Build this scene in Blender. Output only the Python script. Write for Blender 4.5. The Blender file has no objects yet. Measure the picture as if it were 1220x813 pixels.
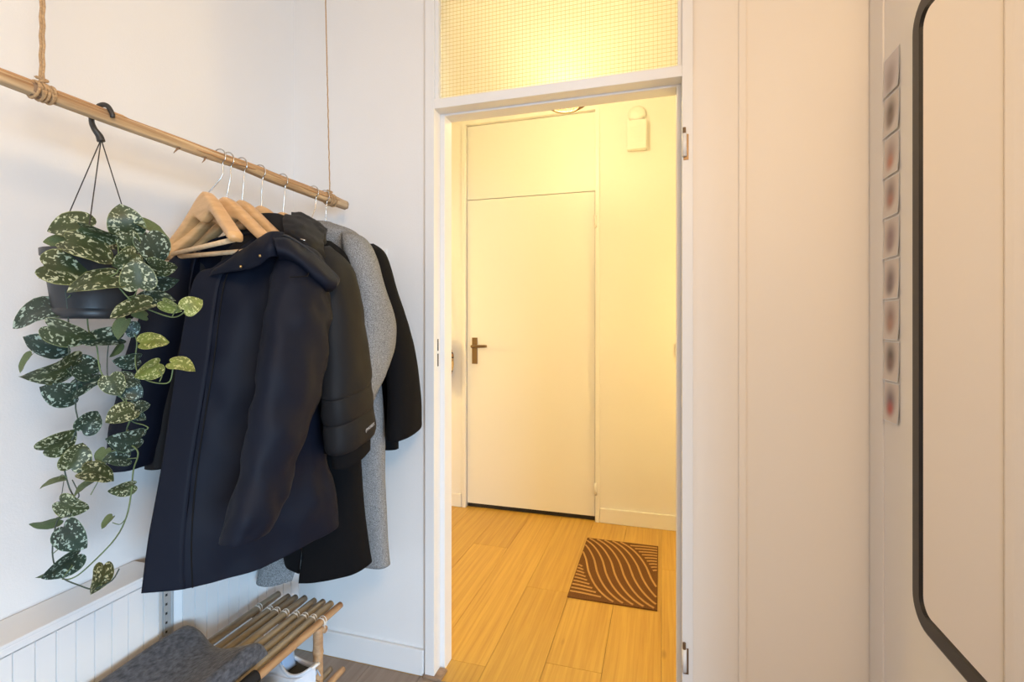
import bpy, bmesh, math, random
from mathutils import Vector, Matrix, noise
random.seed(7)
PI = math.pi
S = bpy.context.scene
C = S.collection

# ------------------------------------------------------------------ camera
H = 1.2; F = 600.0; HOR = 385.0; YAW = math.radians(16.52)
cam_d = bpy.data.cameras.new('camera'); cam = bpy.data.objects.new('camera', cam_d); C.objects.link(cam)
cam_d.sensor_width = 36.0; cam_d.lens = 36.0*F/1220.0
cam_d.shift_y = -(406.5-HOR)/1220.0
cam_d.clip_start = 0.02
cam.location = (0, 0, H); cam.rotation_euler = (PI/2, 0, YAW)
S.camera = cam

# ------------------------------------------------------------------ world, lights, exposure
w = bpy.data.worlds.new('world'); S.world = w; w.use_nodes = True
w.node_tree.nodes['Background'].inputs[0].default_value = (0.75, 0.86, 1.0, 1)
w.node_tree.nodes['Background'].inputs[1].default_value = 1.0
S.view_settings.view_transform = 'Standard'; S.view_settings.look = 'None'
S.view_settings.gamma = 1.0; S.view_settings.use_curve_mapping = False
S.view_settings.exposure = 0.0

def area(name, loc, target, sx, sy, power, col, spread=PI):
    l = bpy.data.lights.new(name, 'AREA'); l.shape = 'RECTANGLE'; l.size = sx; l.size_y = sy
    l.energy = power; l.color = col; l.spread = spread
    o = bpy.data.objects.new(name, l); C.objects.link(o); o.location = loc
    o.rotation_euler = (Vector(target)-Vector(loc)).to_track_quat('-Z', 'Y').to_euler()
    return o
# daylight through the side window of the adjoining living space, and the rear window
area('daylight_side_window', (3.12, -2.5, 1.0), (-1.0, 0.9, -1.0), 2.0, 1.4, 84, (0.47, 0.73, 1.0), math.radians(90))
area('daylight_rear_window', (0.9, -3.52, 1.25), (0.2, 1.5, 1.0), 2.2, 1.6, 7, (0.80, 0.88, 1.0))
# warm ceiling lamp of this room (behind the photographer)
rl = bpy.data.lights.new('room_ceiling_light', 'POINT'); rl.energy = 56; rl.color = (1.0, 0.66, 0.34); rl.shadow_soft_size = 0.22
rlo = bpy.data.objects.new('room_ceiling_light', rl); C.objects.link(rlo); rlo.location = (0.45, -0.30, 2.05)

# ------------------------------------------------------------------ helpers
def obj(name, me, m=None, parent=None, smooth=False):
    if isinstance(me, bmesh.types.BMesh):
        bm = me; me = bpy.data.meshes.new(name); bm.normal_update(); bm.to_mesh(me); bm.free()
    if smooth:
        for p in me.polygons: p.use_smooth = True
    o = bpy.data.objects.new(name, me); C.objects.link(o)
    if m is not None and len(me.materials) == 0: me.materials.append(m)
    if parent is not None:
        o.parent = parent
        if parent.type == 'EMPTY': o.location = -parent.location
    return o
def tag(o, label, cat, group=None, kind=None):
    o['label'] = label; o['category'] = cat
    if group: o['group'] = group
    if kind: o['kind'] = kind
    return o
def thing(name, label, cat, loc=(0, 0, 0), group=None, kind=None):
    o = bpy.data.objects.new(name, None); C.objects.link(o); o.location = loc; o.empty_display_size = 0.05
    return tag(o, label, cat, group, kind)
def box(bm, x0, x1, y0, y1, z0, z1, bev=0.0):
    m = Matrix.Translation(((x0+x1)/2, (y0+y1)/2, (z0+z1)/2)) @ Matrix.Diagonal((abs(x1-x0), abs(y1-y0), abs(z1-z0), 1))
    r = bmesh.ops.create_cube(bm, size=1, matrix=m)
    if bev > 0:
        es = list({e for v in r['verts'] for e in v.link_edges})
        bmesh.ops.bevel(bm, geom=es, offset=bev, segments=2, affect='EDGES', profile=0.6)
def bx(*a, **k):
    bm = bmesh.new(); box(bm, *a, **k); return bm
def boxes(lst, bev=0.0):
    bm = bmesh.new()
    for b in lst: box(bm, *b, bev=bev)
    return bm
def cr(p, n):
    """Catmull-Rom resample of a list of tuples to n points"""
    p = [tuple(map(float, q)) for q in p]; m = len(p)
    out = []
    for i in range(n):
        t = i/(n-1)*(m-1); k = min(int(t), m-2); f = t-k
        a = p[max(k-1, 0)]; b = p[k]; c = p[k+1]; d = p[min(k+2, m-1)]
        out.append(tuple(0.5*((2*B)+(-A+Cc)*f+(2*A-5*B+4*Cc-D)*f*f+(-A+3*B-3*Cc+D)*f**3) for A, B, Cc, D in zip(a, b, c, d)))
    return out
def tube(bm, pts, rad, n=8, caps=True):
    pts = [Vector(p) for p in pts]
    if not hasattr(rad, '__len__'): rad = [rad]*len(pts)
    prev = None; rings = []
    for i, p in enumerate(pts):
        t = (pts[min(i+1, len(pts)-1)]-pts[max(i-1, 0)])
        if t.length < 1e-9: t = Vector((0, 0, 1))
        t.normalize()
        if prev is None:
            a = t.cross(Vector((0, 0, 1)) if abs(t.z) < .9 else Vector((1, 0, 0))).normalized()
        else:
            a = (prev-t*prev.dot(t)).normalized()
        prev = a; b = t.cross(a)
        rings.append([bm.verts.new(p+(a*math.cos(2*PI*j/n)+b*math.sin(2*PI*j/n))*rad[i]) for j in range(n)])
    for i in range(len(rings)-1):
        for j in range(n):
            bm.faces.new((rings[i][j], rings[i][(j+1) % n], rings[i+1][(j+1) % n], rings[i+1][j]))
    if caps:
        bm.faces.new(rings[0][::-1]); bm.faces.new(rings[-1])
    return rings
def tb(pts, rad, n=8, sm=None):
    bm = bmesh.new()
    if sm:
        hasr = hasattr(rad, '__len__')
        if hasr: rad = [q[0] for q in cr([(r,) for r in rad], sm)]
        pts = cr(pts, sm)
    tube(bm, pts, rad, n); return bm
def lathe(bm, prof, c, n=32):
    rings = []
    for r, z in prof:
        rings.append([bm.verts.new((c[0]+r*math.cos(2*PI*j/n), c[1]+r*math.sin(2*PI*j/n), c[2]+z)) for j in range(n)])
    for i in range(len(rings)-1):
        for j in range(n):
            bm.faces.new((rings[i][j], rings[i][(j+1) % n], rings[i+1][(j+1) % n], rings[i+1][j]))
    return rings
def grid_mesh(rows, closed=False):
    bm = bmesh.new(); V = [[bm.verts.new(p) for p in r] for r in rows]
    n = len(rows[0])
    for i in range(len(V)-1):
        for j in range(n if closed else n-1):
            a, b, c, d = V[i][j], V[i][(j+1) % n], V[i+1][(j+1) % n], V[i+1][j]
            try: bm.faces.new((a, b, c, d))
            except ValueError: pass
    return bm
def loft(rings, nu, nv):
    rr = [cr(r, nu) for r in rings]
    cols = [cr([r[j] for r in rr], nv) for j in range(nu)]
    return [[cols[j][i] for j in range(nu)] for i in range(nv)]
def wrinkle(bm, amp, sx, sy, sz, seed=0.0):
    bm.normal_update()
    for v in bm.verts:
        q = Vector((v.co.x*sx+seed, v.co.y*sy-seed, v.co.z*sz+seed*.7))
        v.co += v.normal*amp*(noise.noise(q)+0.5*noise.noise(q*2.1))
def solid(o, t, off=0.0):
    m = o.modifiers.new('solid', 'SOLIDIFY'); m.thickness = t; m.offset = off; return o
def subd(o, l=1):
    m = o.modifiers.new('sub', 'SUBSURF'); m.levels = l; m.render_levels = l; return o
# points recovered from the survey of the photograph (focal length 600, level camera)
cs, sn = math.cos(YAW), math.sin(YAW)
def D(px, py, z):
    r = (px-610)/F*z; return Vector((r*cs-z*sn, r*sn+z*cs, H+(HOR-py)/F*z))
def atX(px, py, X):
    d = D(px, py, 1.0); k = X/d.x; return Vector((X, d.y*k, H+(d.z-H)*k))
def atY(px, py, Y):
    d = D(px, py, 1.0); k = Y/d.y; return Vector((d.x*k, Y, H+(d.z-H)*k))

# ------------------------------------------------------------------ materials
def mat(name, col, rough=0.6, metal=0.0, spec=0.5, var=0.0, vscale=8.0, bump=0.0, bscale=200.0, stretch=(1, 1, 1), sheen=0.0, emit=None, estr=0.0, trans=0.0):
    m = bpy.data.materials.new(name); m.use_nodes = True; nt = m.node_tree
    b = nt.nodes['Principled BSDF']
    b.inputs['Base Color'].default_value = (*col, 1); b.inputs['Roughness'].default_value = rough
    b.inputs['Metallic'].default_value = metal; b.inputs['Specular IOR Level'].default_value = spec
    if sheen: b.inputs['Sheen Weight'].default_value = sheen; b.inputs['Sheen Roughness'].default_value = 0.5
    if trans: b.inputs['Transmission Weight'].default_value = trans
    if emit: b.inputs['Emission Color'].default_value = (*emit, 1); b.inputs['Emission Strength'].default_value = estr
    if var or bump:
        tc = nt.nodes.new('ShaderNodeTexCoord'); mp = nt.nodes.new('ShaderNodeMapping'); mp.inputs['Scale'].default_value = stretch
        nt.links.new(tc.outputs['Object'], mp.inputs[0])
    if var:
        n = nt.nodes.new('ShaderNodeTexNoise'); n.inputs['Scale'].default_value = vscale; n.inputs['Detail'].default_value = 6
        nt.links.new(mp.outputs[0], n.inputs['Vector'])
        r = nt.nodes.new('ShaderNodeValToRGB'); r.color_ramp.elements[0].position = .3; r.color_ramp.elements[1].position = .7
        r.color_ramp.elements[0].color = (*[c*(1-var) for c in col], 1); r.color_ramp.elements[1].color = (*[min(1, c*(1+var)) for c in col], 1)
        nt.links.new(n.outputs['Fac'], r.inputs[0]); nt.links.new(r.outputs[0], b.inputs['Base Color'])
    if bump:
        n2 = nt.nodes.new('ShaderNodeTexNoise'); n2.inputs['Scale'].default_value = bscale; n2.inputs['Detail'].default_value = 4
        nt.links.new(mp.outputs[0], n2.inputs['Vector'])
        bp = nt.nodes.new('ShaderNodeBump'); bp.inputs['Strength'].default_value = bump; bp.inputs['Distance'].default_value = 0.002
        nt.links.new(n2.outputs['Fac'], bp.inputs['Height']); nt.links.new(bp.outputs[0], b.inputs['Normal'])
    return m
def wood(name, c1, c2, rough=.45, sc=(40, 3, 40), seedrand=True, nscale=1.0, bump=0.08, knots=0.0):
    m = bpy.data.materials.new(name); m.use_nodes = True; nt = m.node_tree; b = nt.nodes['Principled BSDF']
    tc = nt.nodes.new('ShaderNodeTexCoord'); oi = nt.nodes.new('ShaderNodeObjectInfo')
    mu = nt.nodes.new('ShaderNodeVectorMath'); mu.operation = 'SCALE'; mu.inputs[0].default_value = (13.7, 7.1, 3.3)
    nt.links.new(oi.outputs['Random'], mu.inputs['Scale'])
    ad = nt.nodes.new('ShaderNodeVectorMath'); ad.operation = 'ADD'
    nt.links.new(tc.outputs['Object'], ad.inputs[0]); nt.links.new(mu.outputs[0], ad.inputs[1])
    mp = nt.nodes.new('ShaderNodeMapping'); mp.inputs['Scale'].default_value = sc
    nt.links.new(ad.outputs[0], mp.inputs[0])
    n = nt.nodes.new('ShaderNodeTexNoise'); n.inputs['Scale'].default_value = nscale; n.inputs['Detail'].default_value = 8; n.inputs['Roughness'].default_value = .62; n.inputs['Distortion'].default_value = .35
    nt.links.new(mp.outputs[0], n.inputs['Vector'])
    r = nt.nodes.new('ShaderNodeValToRGB'); r.color_ramp.elements[0].position = .34; r.color_ramp.elements[1].position = .64
    r.color_ramp.elements[0].color = (*c2, 1); r.color_ramp.elements[1].color = (*c1, 1)
    nt.links.new(n.outputs['Fac'], r.inputs[0])
    hv = nt.nodes.new('ShaderNodeHueSaturation')
    mr = nt.nodes.new('ShaderNodeMapRange'); mr.inputs[3].default_value = .95; mr.inputs[4].default_value = 1.05
    nt.links.new(oi.outputs['Random'], mr.inputs[0]); nt.links.new(mr.outputs[0], hv.inputs['Value'])
    nt.links.new(r.outputs[0], hv.inputs['Color'])
    last = hv.outputs[0]
    if knots:
        mp2 = nt.nodes.new('ShaderNodeMapping'); mp2.inputs['Scale'].default_value = (9, 3.2, 1); nt.links.new(ad.outputs[0], mp2.inputs[0])
        vo = nt.nodes.new('ShaderNodeTexVoronoi'); vo.inputs['Scale'].default_value = knots; nt.links.new(mp2.outputs[0], vo.inputs['Vector'])
        r2 = nt.nodes.new('ShaderNodeValToRGB'); r2.color_ramp.elements[0].position = .02; r2.color_ramp.elements[1].position = .09
        r2.color_ramp.elements[0].color = (.55, .5, .45, 1); r2.color_ramp.elements[1].color = (1, 1, 1, 1)
        nt.links.new(vo.outputs['Distance'], r2.inputs[0])
        mx = nt.nodes.new('ShaderNodeMix'); mx.data_type = 'RGBA'; mx.blend_type = 'MULTIPLY'; mx.inputs[0].default_value = .8
        nt.links.new(last, mx.inputs[6]); nt.links.new(r2.outputs[0], mx.inputs[7]); last = mx.outputs[2]
    nt.links.new(last, b.inputs['Base Color'])
    b.inputs['Roughness'].default_value = rough
    bp = nt.nodes.new('ShaderNodeBump'); bp.inputs['Strength'].default_value = bump; bp.inputs['Distance'].default_value = .002
    nt.links.new(n.outputs['Fac'], bp.inputs['Height']); nt.links.new(bp.outputs[0], b.inputs['Normal'])
    return m
M = {}
M['wall'] = mat('wall_paint', (.82, .81, .80), .85, bump=.15, bscale=260, var=.012, vscale=3)
M['wallfar'] = mat('warm_bounce_beige', (.60, .50, .39), .85)  # beige chosen so the unseen living-space walls bounce warmer, less blue light
M['white'] = mat('white_gloss_paint', (.82, .815, .81), .42, bump=.04, bscale=60)
M['panel'] = mat('panel_paint', (.84, .79, .73), .5, bump=.05, bscale=90)
M['ceil'] = mat('ceiling_paint', (.85, .85, .84), .9)
M['rad'] = mat('radiator_enamel', (.83, .84, .85), .35)
M['oak'] = wood('oak_laminate', (.62, .385, .085), (.49, .275, .055), .42, (70, 1.7, 70), knots=.8)
M['oakroom'] = wood('brown_laminate', (.36, .27, .20), (.27, .19, .135), .45, (38, 2.2, 38), knots=.55)
M['stick'] = wood('peeled_branch', (.74, .55, .33), (.33, .18, .08), .6, (85, 2.5, 85), bump=.5)
M['sliver'] = wood('branch_sliver', (.55, .33, .16), (.36, .19, .085), .7, (85, 2.5, 85), bump=.4)
M['barkwrap'] = mat('bark', (.27, .17, .10), .85, var=.4, vscale=60, bump=.8, bscale=150)
M['jute'] = mat('jute', (.48, .31, .16), .9, var=.25, vscale=300, bump=.8, bscale=500)
M['hanger'] = wood('beech', (.74, .46, .22), (.62, .36, .15), .38, (14, 14, 60), nscale=1.2)
M['rod'] = wood('pale_beech', (.80, .60, .38), (.70, .48, .27), .45, (60, 60, 60))
M['chrome'] = mat('chrome', (.55, .54, .52), .25, 1.0)
M['bamboo'] = wood('bamboo', (.37, .32, .235), (.22, .18, .13), .55, (60, 5, 60), bump=.3)
M['bamboo2'] = wood('bamboo_tan', (.52, .34, .19), (.36, .21, .11), .55, (60, 5, 60), bump=.3)
M['string'] = mat('string', (.75, .72, .66), .8)
M['pot'] = mat('pot_plastic', (.028, .030, .034), .42, var=.15, vscale=20)
M['plastic'] = mat('black_plastic', (.03, .028, .026), .5)
M['soil'] = mat('soil', (.05, .03, .02), .95, var=.5, vscale=80)
M['vine'] = mat('vine', (.12, .17, .07), .55, var=.3, vscale=20)
M['vinedark'] = mat('vine_dark', (.045, .065, .05), .55, var=.3, vscale=20)
M['navy'] = mat('navy_shell', (.0032, .0058, .0155), .62, spec=.22, bump=.25, bscale=900)
M['navytrim'] = mat('charcoal_trim', (.035, .035, .038), .7, spec=.3)
M['black'] = mat('black_shell', (.0080, .0084, .0105), .62, spec=.25, bump=.25, bscale=900)
M['blackwool'] = mat('black_wool', (.005, .005, .006), .9, spec=.15, bump=.5, bscale=700)
M['lining'] = mat('black_lining', (.005, .005, .006), .7, spec=.2)
M['grey'] = mat('grey_heather_wool', (.25, .255, .26), .95, spec=.1, var=.62, vscale=420, bump=.7, bscale=500)
M['brass'] = mat('brass', (.7, .5, .22), .3, 1.0)
M['logo'] = mat('logo_print', (.5, .5, .52), .6)
M['felt'] = mat('felt', (.082, .088, .106), 1.0, spec=.05, var=.5, vscale=120, bump=1.0, bscale=220, stretch=(1, .6, 1), sheen=.25)
M['darkfabric'] = mat('black_cloth', (.01, .01, .011), .9)
M['frameblk'] = mat('black_metal', (.022, .019, .017), .38, .3)
M['mirror'] = mat('mirror', (.93, .91, .88), .02, 1.0)
M['mat'] = mat('mat_pile', (.165, .078, .032), 1.0, spec=.05, var=.5, vscale=330, bump=1.0, bscale=420)
M['ridge'] = mat('mat_ridge', (.50, .29, .11), .95, spec=.1, var=.2, vscale=250, bump=.5, bscale=420)
M['bronze'] = mat('bronze', (.22, .15, .09), .38, .85)
M['gap'] = mat('draught_brush', (.02, .018, .016), .9, var=.4, vscale=300)
M['switch'] = mat('switch_plastic', (.80, .80, .79), .4)
M['steel'] = mat('galvanised', (.55, .57, .58), .45, .4)
M['hole'] = mat('dark_hole', (.03, .03, .03), .9)
M['shoe'] = mat('shoe_mesh', (.72, .75, .80), .75, bump=.4, bscale=800)
M['sole'] = mat('shoe_sole', (.78, .78, .77), .6)
M['shoeblue'] = mat('shoe_blue', (.36, .48, .66), .7)
M['shoein'] = mat('shoe_lining', (.10, .11, .11), .9)
M['rattan'] = mat('rattan', (.17, .085, .028), .65, var=.3, vscale=60)
M['bulb'] = mat('bulb_glass', (1, .9, .7), .4, emit=(1.0, .82, .38), estr=250)
M['wire'] = mat('wire', (.62, .54, .34), .5, .2)
M['thresh'] = mat('threshold_wood', (.30, .20, .13), .5, var=.3, vscale=40)

def glass_mat():
    m = bpy.data.materials.new('obscure_glass'); m.use_nodes = True; nt = m.node_tree; b = nt.nodes['Principled BSDF']
    b.inputs['Base Color'].default_value = (.97, .97, .95, 1); b.inputs['Roughness'].default_value = .42
    b.inputs['Transmission Weight'].default_value = 1.0; b.inputs['IOR'].default_value = 1.45
    tc = nt.nodes.new('ShaderNodeTexCoord'); n = nt.nodes.new('ShaderNodeTexNoise'); n.inputs['Scale'].default_value = 130
    nt.links.new(tc.outputs['Object'], n.inputs['Vector'])
    bp = nt.nodes.new('ShaderNodeBump'); bp.inputs['Strength'].default_value = .35; bp.inputs['Distance'].default_value = .002
    nt.links.new(n.outputs['Fac'], bp.inputs['Height']); nt.links.new(bp.outputs[0], b.inputs['Normal'])
    return m
M['glass'] = glass_mat()

def leaf_mat(name, base, silver, rim, amount):
    m = bpy.data.materials.new(name); m.use_nodes = True; nt = m.node_tree; b = nt.nodes['Principled BSDF']
    uv = nt.nodes.new('ShaderNodeUVMap'); sp = nt.nodes.new('ShaderNodeSeparateXYZ'); nt.links.new(uv.outputs[0], sp.inputs[0])
    tc = nt.nodes.new('ShaderNodeTexCoord'); oi = nt.nodes.new('ShaderNodeObjectInfo')
    mu = nt.nodes.new('ShaderNodeVectorMath'); mu.operation = 'SCALE'; mu.inputs[0].default_value = (31, 17, 9); nt.links.new(oi.outputs['Random'], mu.inputs['Scale'])
    ad = nt.nodes.new('ShaderNodeVectorMath'); ad.operation = 'ADD'; nt.links.new(tc.outputs['Object'], ad.inputs[0]); nt.links.new(mu.outputs[0], ad.inputs[1])
    n = nt.nodes.new('ShaderNodeTexNoise'); n.inputs['Scale'].default_value = 11; n.inputs['Detail'].default_value = 1.5; n.inputs['Distortion'].default_value = .6
    nt.links.new(ad.outputs[0], n.inputs['Vector'])
    r = nt.nodes.new('ShaderNodeValToRGB'); r.color_ramp.elements[0].position = amount; r.color_ramp.elements[1].position = amount+.045
    r.color_ramp.elements[0].color = (0, 0, 0, 1); r.color_ramp.elements[1].color = (1, 1, 1, 1)
    nt.links.new(n.outputs['Fac'], r.inputs[0])
    # no silver along the midrib: uv.x is 0 at the midrib and 1 at the rim
    r3 = nt.nodes.new('ShaderNodeValToRGB'); r3.color_ramp.elements[0].position = .08; r3.color_ramp.elements[1].position = .25
    nt.links.new(sp.outputs[0], r3.inputs[0])
    mm = nt.nodes.new('ShaderNodeMath'); mm.operation = 'MULTIPLY'; nt.links.new(r.outputs[0], mm.inputs[0]); nt.links.new(r3.outputs[0], mm.inputs[1])
    n4 = nt.nodes.new('ShaderNodeTexNoise'); n4.inputs['Scale'].default_value = 2.0; nt.links.new(ad.outputs[0], n4.inputs['Vector'])
    rb = nt.nodes.new('ShaderNodeValToRGB'); rb.color_ramp.elements[0].position = .3; rb.color_ramp.elements[1].position = .7
    rb.color_ramp.elements[0].color = (*[c*.7 for c in base], 1); rb.color_ramp.elements[1].color = (*[c*1.3 for c in base], 1)
    nt.links.new(n4.outputs['Fac'], rb.inputs[0])
    m1 = nt.nodes.new('ShaderNodeMix'); m1.data_type = 'RGBA'; nt.links.new(mm.outputs[0], m1.inputs[0])
    nt.links.new(rb.outputs[0], m1.inputs[6]); m1.inputs[7].default_value = (*silver, 1)
    r2 = nt.nodes.new('ShaderNodeValToRGB'); r2.color_ramp.elements[0].position = .93; r2.color_ramp.elements[1].position = .97
    nt.links.new(sp.outputs[0], r2.inputs[0])
    m2 = nt.nodes.new('ShaderNodeMix'); m2.data_type = 'RGBA'; nt.links.new(r2.outputs[0], m2.inputs[0])
    nt.links.new(m1.outputs[2], m2.inputs[6]); m2.inputs[7].default_value = (*rim, 1)
    nt.links.new(m2.outputs[2], b.inputs['Base Color']); b.inputs['Roughness'].default_value = .5
    return m
LM = [leaf_mat('leaf_green', (.040, .058, .022), (.46, .50, .34), (.24, .28, .12), .555),
      leaf_mat('leaf_dark', (.018, .038, .026), (.34, .44, .38), (.12, .19, .12), .565),
      leaf_mat('leaf_young', (.16, .20, .045), (.50, .52, .24), (.36, .40, .15), .55),
      mat('leaf_underside', (.10, .14, .055), .6, var=.3, vscale=30)]

# ------------------------------------------------------------------ room shell
YB = 1.563; XL = -1.309; XR = .536; YH = 3.06; ZC = 2.6; YE = .88
JX0, JX1 = -.734, .058      # rebate opening of the doorway
OX0, OX1 = -.718, .044      # clear opening between the stops
def struct(name, bm, m, label, cat):
    o = obj(name, bm, m); tag(o, label, cat, kind='structure'); return o

struct('wall_left', bx(XL-.12, XL, -3.72, YB+.1, 0, ZC), M['wall'], 'white painted wall behind the hanging plant and coats', 'wall')
struct('wall_back', boxes([(XL-.12, -.7735, YB, YB+.1, 0, ZC), (-.7735, .088, YB+.001, YB+.099, 2.56, ZC)]), M['wall'], 'white wall strip between the room corner and the doorway', 'wall')
struct('wall_right', bx(XR, XR+.12, YE, YB+.1, 0, ZC), M['panel'], 'cream wall that carries the mirror and the photo strip', 'wall')
struct('wall_rear', boxes([(XL-.12, -.25, -3.72, -3.6, 0, ZC), (2.05, 3.32, -3.72, -3.6, 0, ZC), (-.25, 2.05, -3.72, -3.6, 0, .4), (-.25, 2.05, -3.72, -3.6, 2.1, ZC)]), M['wallfar'], 'beige wall with a window behind the photographer', 'wall')
struct('wall_far_side', boxes([(3.2, 3.32, -3.6, -3.5, 0, ZC), (3.2, 3.32, -1.5, YB+.1, 0, ZC), (3.2, 3.32, -3.5, -1.5, 0, .25), (3.2, 3.32, -3.5, -1.5, 1.8, ZC)]), M['wallfar'], 'beige window wall of the adjoining living space', 'wall')
struct('wall_living', bx(XR+.12, 3.2, YB, YB+.1, 0, ZC), M['wallfar'], 'beige wall of the adjoining living space', 'wall')
struct('ceiling', bx(-2.32, 3.32, -3.72, YH+.1, ZC, ZC+.1), M['ceil'], 'flat white ceiling over room and hallway', 'ceiling')
struct('wall_hall_far', boxes([(-2.32, -1.245, YH, YH+.1, 0, ZC), (-.357, 1.02, YH, YH+.1, 0, ZC), (-1.245, -.357, YH, YH+.1, 2.515, ZC), (-1.245, -.357, YH+.075, YH+.1, 0, 2.515)]), M['wall'], 'white hallway wall around the flush door', 'wall')
struct('wall_hall_left', bx(-2.32, -2.2, YB+.1, YH, 0, ZC), M['wall'], 'white wall at the left end of the hallway', 'wall')
struct('wall_hall_right', bx(.9, 1.02, YB+.1, YH, 0, ZC), M['wall'], 'white wall at the right end of the hallway', 'wall')
struct('wall_hall_near', boxes([(-2.32, XL-.12, YB, YB+.1, 0, ZC)]), M['wall'], 'white hallway wall left of the open doorway', 'wall')

# right of the doorway: panelled wall
pw = thing('wall_back_right', 'cream panelled wall right of the doorway', 'wall', (.3, YB, 0), kind='structure')
obj('wall_panel', bx(.089, .2117, YB+.004, YB+.1, 0, ZC), M['panel'], pw)
obj('batten', bx(.2115, .2315, YB-.003, YB+.1, 0, ZC, bev=.002), M['panel'], pw)
obj('wall_panel', bx(.2313, XR, YB+.004, YB+.1, 0, ZC), M['panel'], pw)
tr = thing('trim_1', 'narrow cream trim board in the corner beside the photo strip', 'trim', (XR, 1.5, 0), kind='structure')
obj('board', bx(XR-.004, XR+.002, 1.476, 1.5575, 0, ZC, bev=.0015), M['panel'], tr)

# floors: planks run away from the camera, seams at multiples of 0.196 m
def planks(name, label, x0, x1, y0, y1, seed, pm):
    rnd = random.Random(seed)
    fl = thing(name, label, 'floor', ((x0+x1)/2, (y0+y1)/2, 0), kind='structure')
    sub = obj('subfloor', bx(x0, x1, y0, y1, -.06, -.0105), M['thresh'], fl)
    W = .196; L = 1.9; k = math.floor(x0/W)
    while k*W < x1-1e-4:
        a = max(k*W, x0); b = min((k+1)*W, x1); y = y0-rnd.random()*L
        while y < y1:
            ya, yb = max(y, y0), min(y+L, y1)
            if yb-ya > .01 and b-a > .004:
                obj('plank', bx(a+.0006, b-.0006, ya+.0006, yb-.0006, -.0105, 0, bev=.0009), pm, fl)
            y += L
        k += 1
    return fl
planks('floor', 'brown oak plank floor under the bamboo rack', XL, 3.2, -3.6, YB-.012, 3, M['oakroom'])
planks('floor_hall', 'golden oak plank floor of the hallway', -2.2, .9, YB-.012, YH+.074, 5, M['oak'])

# baseboards
def baseboard(name, x0, x1, y0, y1, h, label):
    o = obj(name, bx(x0, x1, y0, y1, 0, h, bev=.004), M['white']); tag(o, label, 'baseboard', kind='structure')
baseboard('baseboard_back', XL+.0, -.7745, YB-.012, YB-.0005, .088, 'white baseboard below the wall left of the doorway')
baseboard('baseboard_hall_left', -2.2, -1.25, YH-.012, YH-.0005, .086, 'pale baseboard left of the hallway door')
baseboard('baseboard_hall_right', -.355, .9, YH-.014, YH-.0005, .088, 'pale baseboard right of the hallway door')
baseboard('baseboard_left', XL+.0005, XL+.012, -3.6, YB-.013, .088, 'white baseboard behind the radiators')

# doorway frame with transom
d1 = thing('door_1', 'white painted door frame of the open doorway', 'door frame', (-.33, YB, 0), kind='structure')
TOPB, BOT = 1.954, 1.9215
obj('jamb', boxes([(-.768, JX0, YB-.012, YB+.04, 0, 2.56), (-.768, OX0, YB+.04, YB+.1, 0, TOPB-.02)], bev=.0015), M['white'], d1)
obj('jamb', boxes([(JX1, .088, YB-.012, YB+.04, 0, 2.56), (OX1, .088, YB+.04, YB+.1, 0, TOPB-.02)], bev=.0015), M['white'], d1)
obj('head', boxes([(JX0, JX1, YB-.012, YB+.04, BOT, TOPB), (OX0, OX1, YB+.04, YB+.1, BOT-.006, TOPB)], bev=.0015), M['white'], d1)
obj('upper_jamb', bx(JX0-.03, -.7225, YB+.0, YB+.1, TOPB-.02, 2.56), M['white'], d1)
obj('upper_jamb', bx(.0465, JX1+.03, YB+.0, YB+.1, TOPB-.02, 2.56), M['white'], d1)
obj('top_rail', bx(JX0, JX1, YB-.012, YB+.1, 2.53, 2.56), M['white'], d1)
st = obj('strike_plate', bx(JX0-.0005, JX0+.001, YB+.010, YB+.030, 1.035, 1.165), M['white'], d1)
obj('latch_hole', bx(JX0+.0008, JX0+.0016, YB+.013, YB+.021, 1.105, 1.145), M['hole'], st)
obj('latch_hole', bx(JX0+.0008, JX0+.0016, YB+.013, YB+.021, 1.052, 1.095), M['hole'], st)
for z in (1.72, .222):
    hg = obj('hinge', tb([(JX1+.006, YB-.018, z-.035), (JX1+.006, YB-.018, z+.030)], .0068, 14), M['white'], d1, True)
    obj('hinge_pin', tb([(JX1+.006, YB-.018, z+.030), (JX1+.006, YB-.018, z+.048)], .0045, 10), M['bronze'], hg)
    obj('hinge_leaf', bx(JX1+.004, JX1+.018, YB-.0135, YB-.0115, z-.045, z+.030), M['bronze'], hg)
th = thing('trim_2', 'dark wooden threshold strip at the foot of the doorway', 'threshold', (-.33, YB, 0), kind='structure')
obj('strip', boxes([(-.772, OX0+.012, YB-.020, YB+.035, 0, .010), (OX1-.012, .09, YB-.02, YB+.035, 0, .010)], bev=.002), M['thresh'], th)

# transom window of wired obscure glass
w1 = thing('window_1', 'wired obscure glass transom glowing above the doorway', 'transom window', (-.33, YB+.05, TOPB), kind='structure')
GY = YB+.018
obj('pane', bx(-.7225, .0465, GY, GY+.006, TOPB, 2.53), M['glass'], w1)
bm = bmesh.new(); p = .0128; x = -.7225+p*.6
while x < .0465:
    box(bm, x-.00034, x+.00034, GY-.0012, GY-.0004, TOPB, 2.53); x += p
z = TOPB+p*.6
while z < 2.53:
    box(bm, -.7225, .0465, GY-.0012, GY-.0004, z-.00034, z+.00034); z += p
wm = obj('wire_grid', bm, M['wire'], w1); wm['kind'] = 'stuff'

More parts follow.
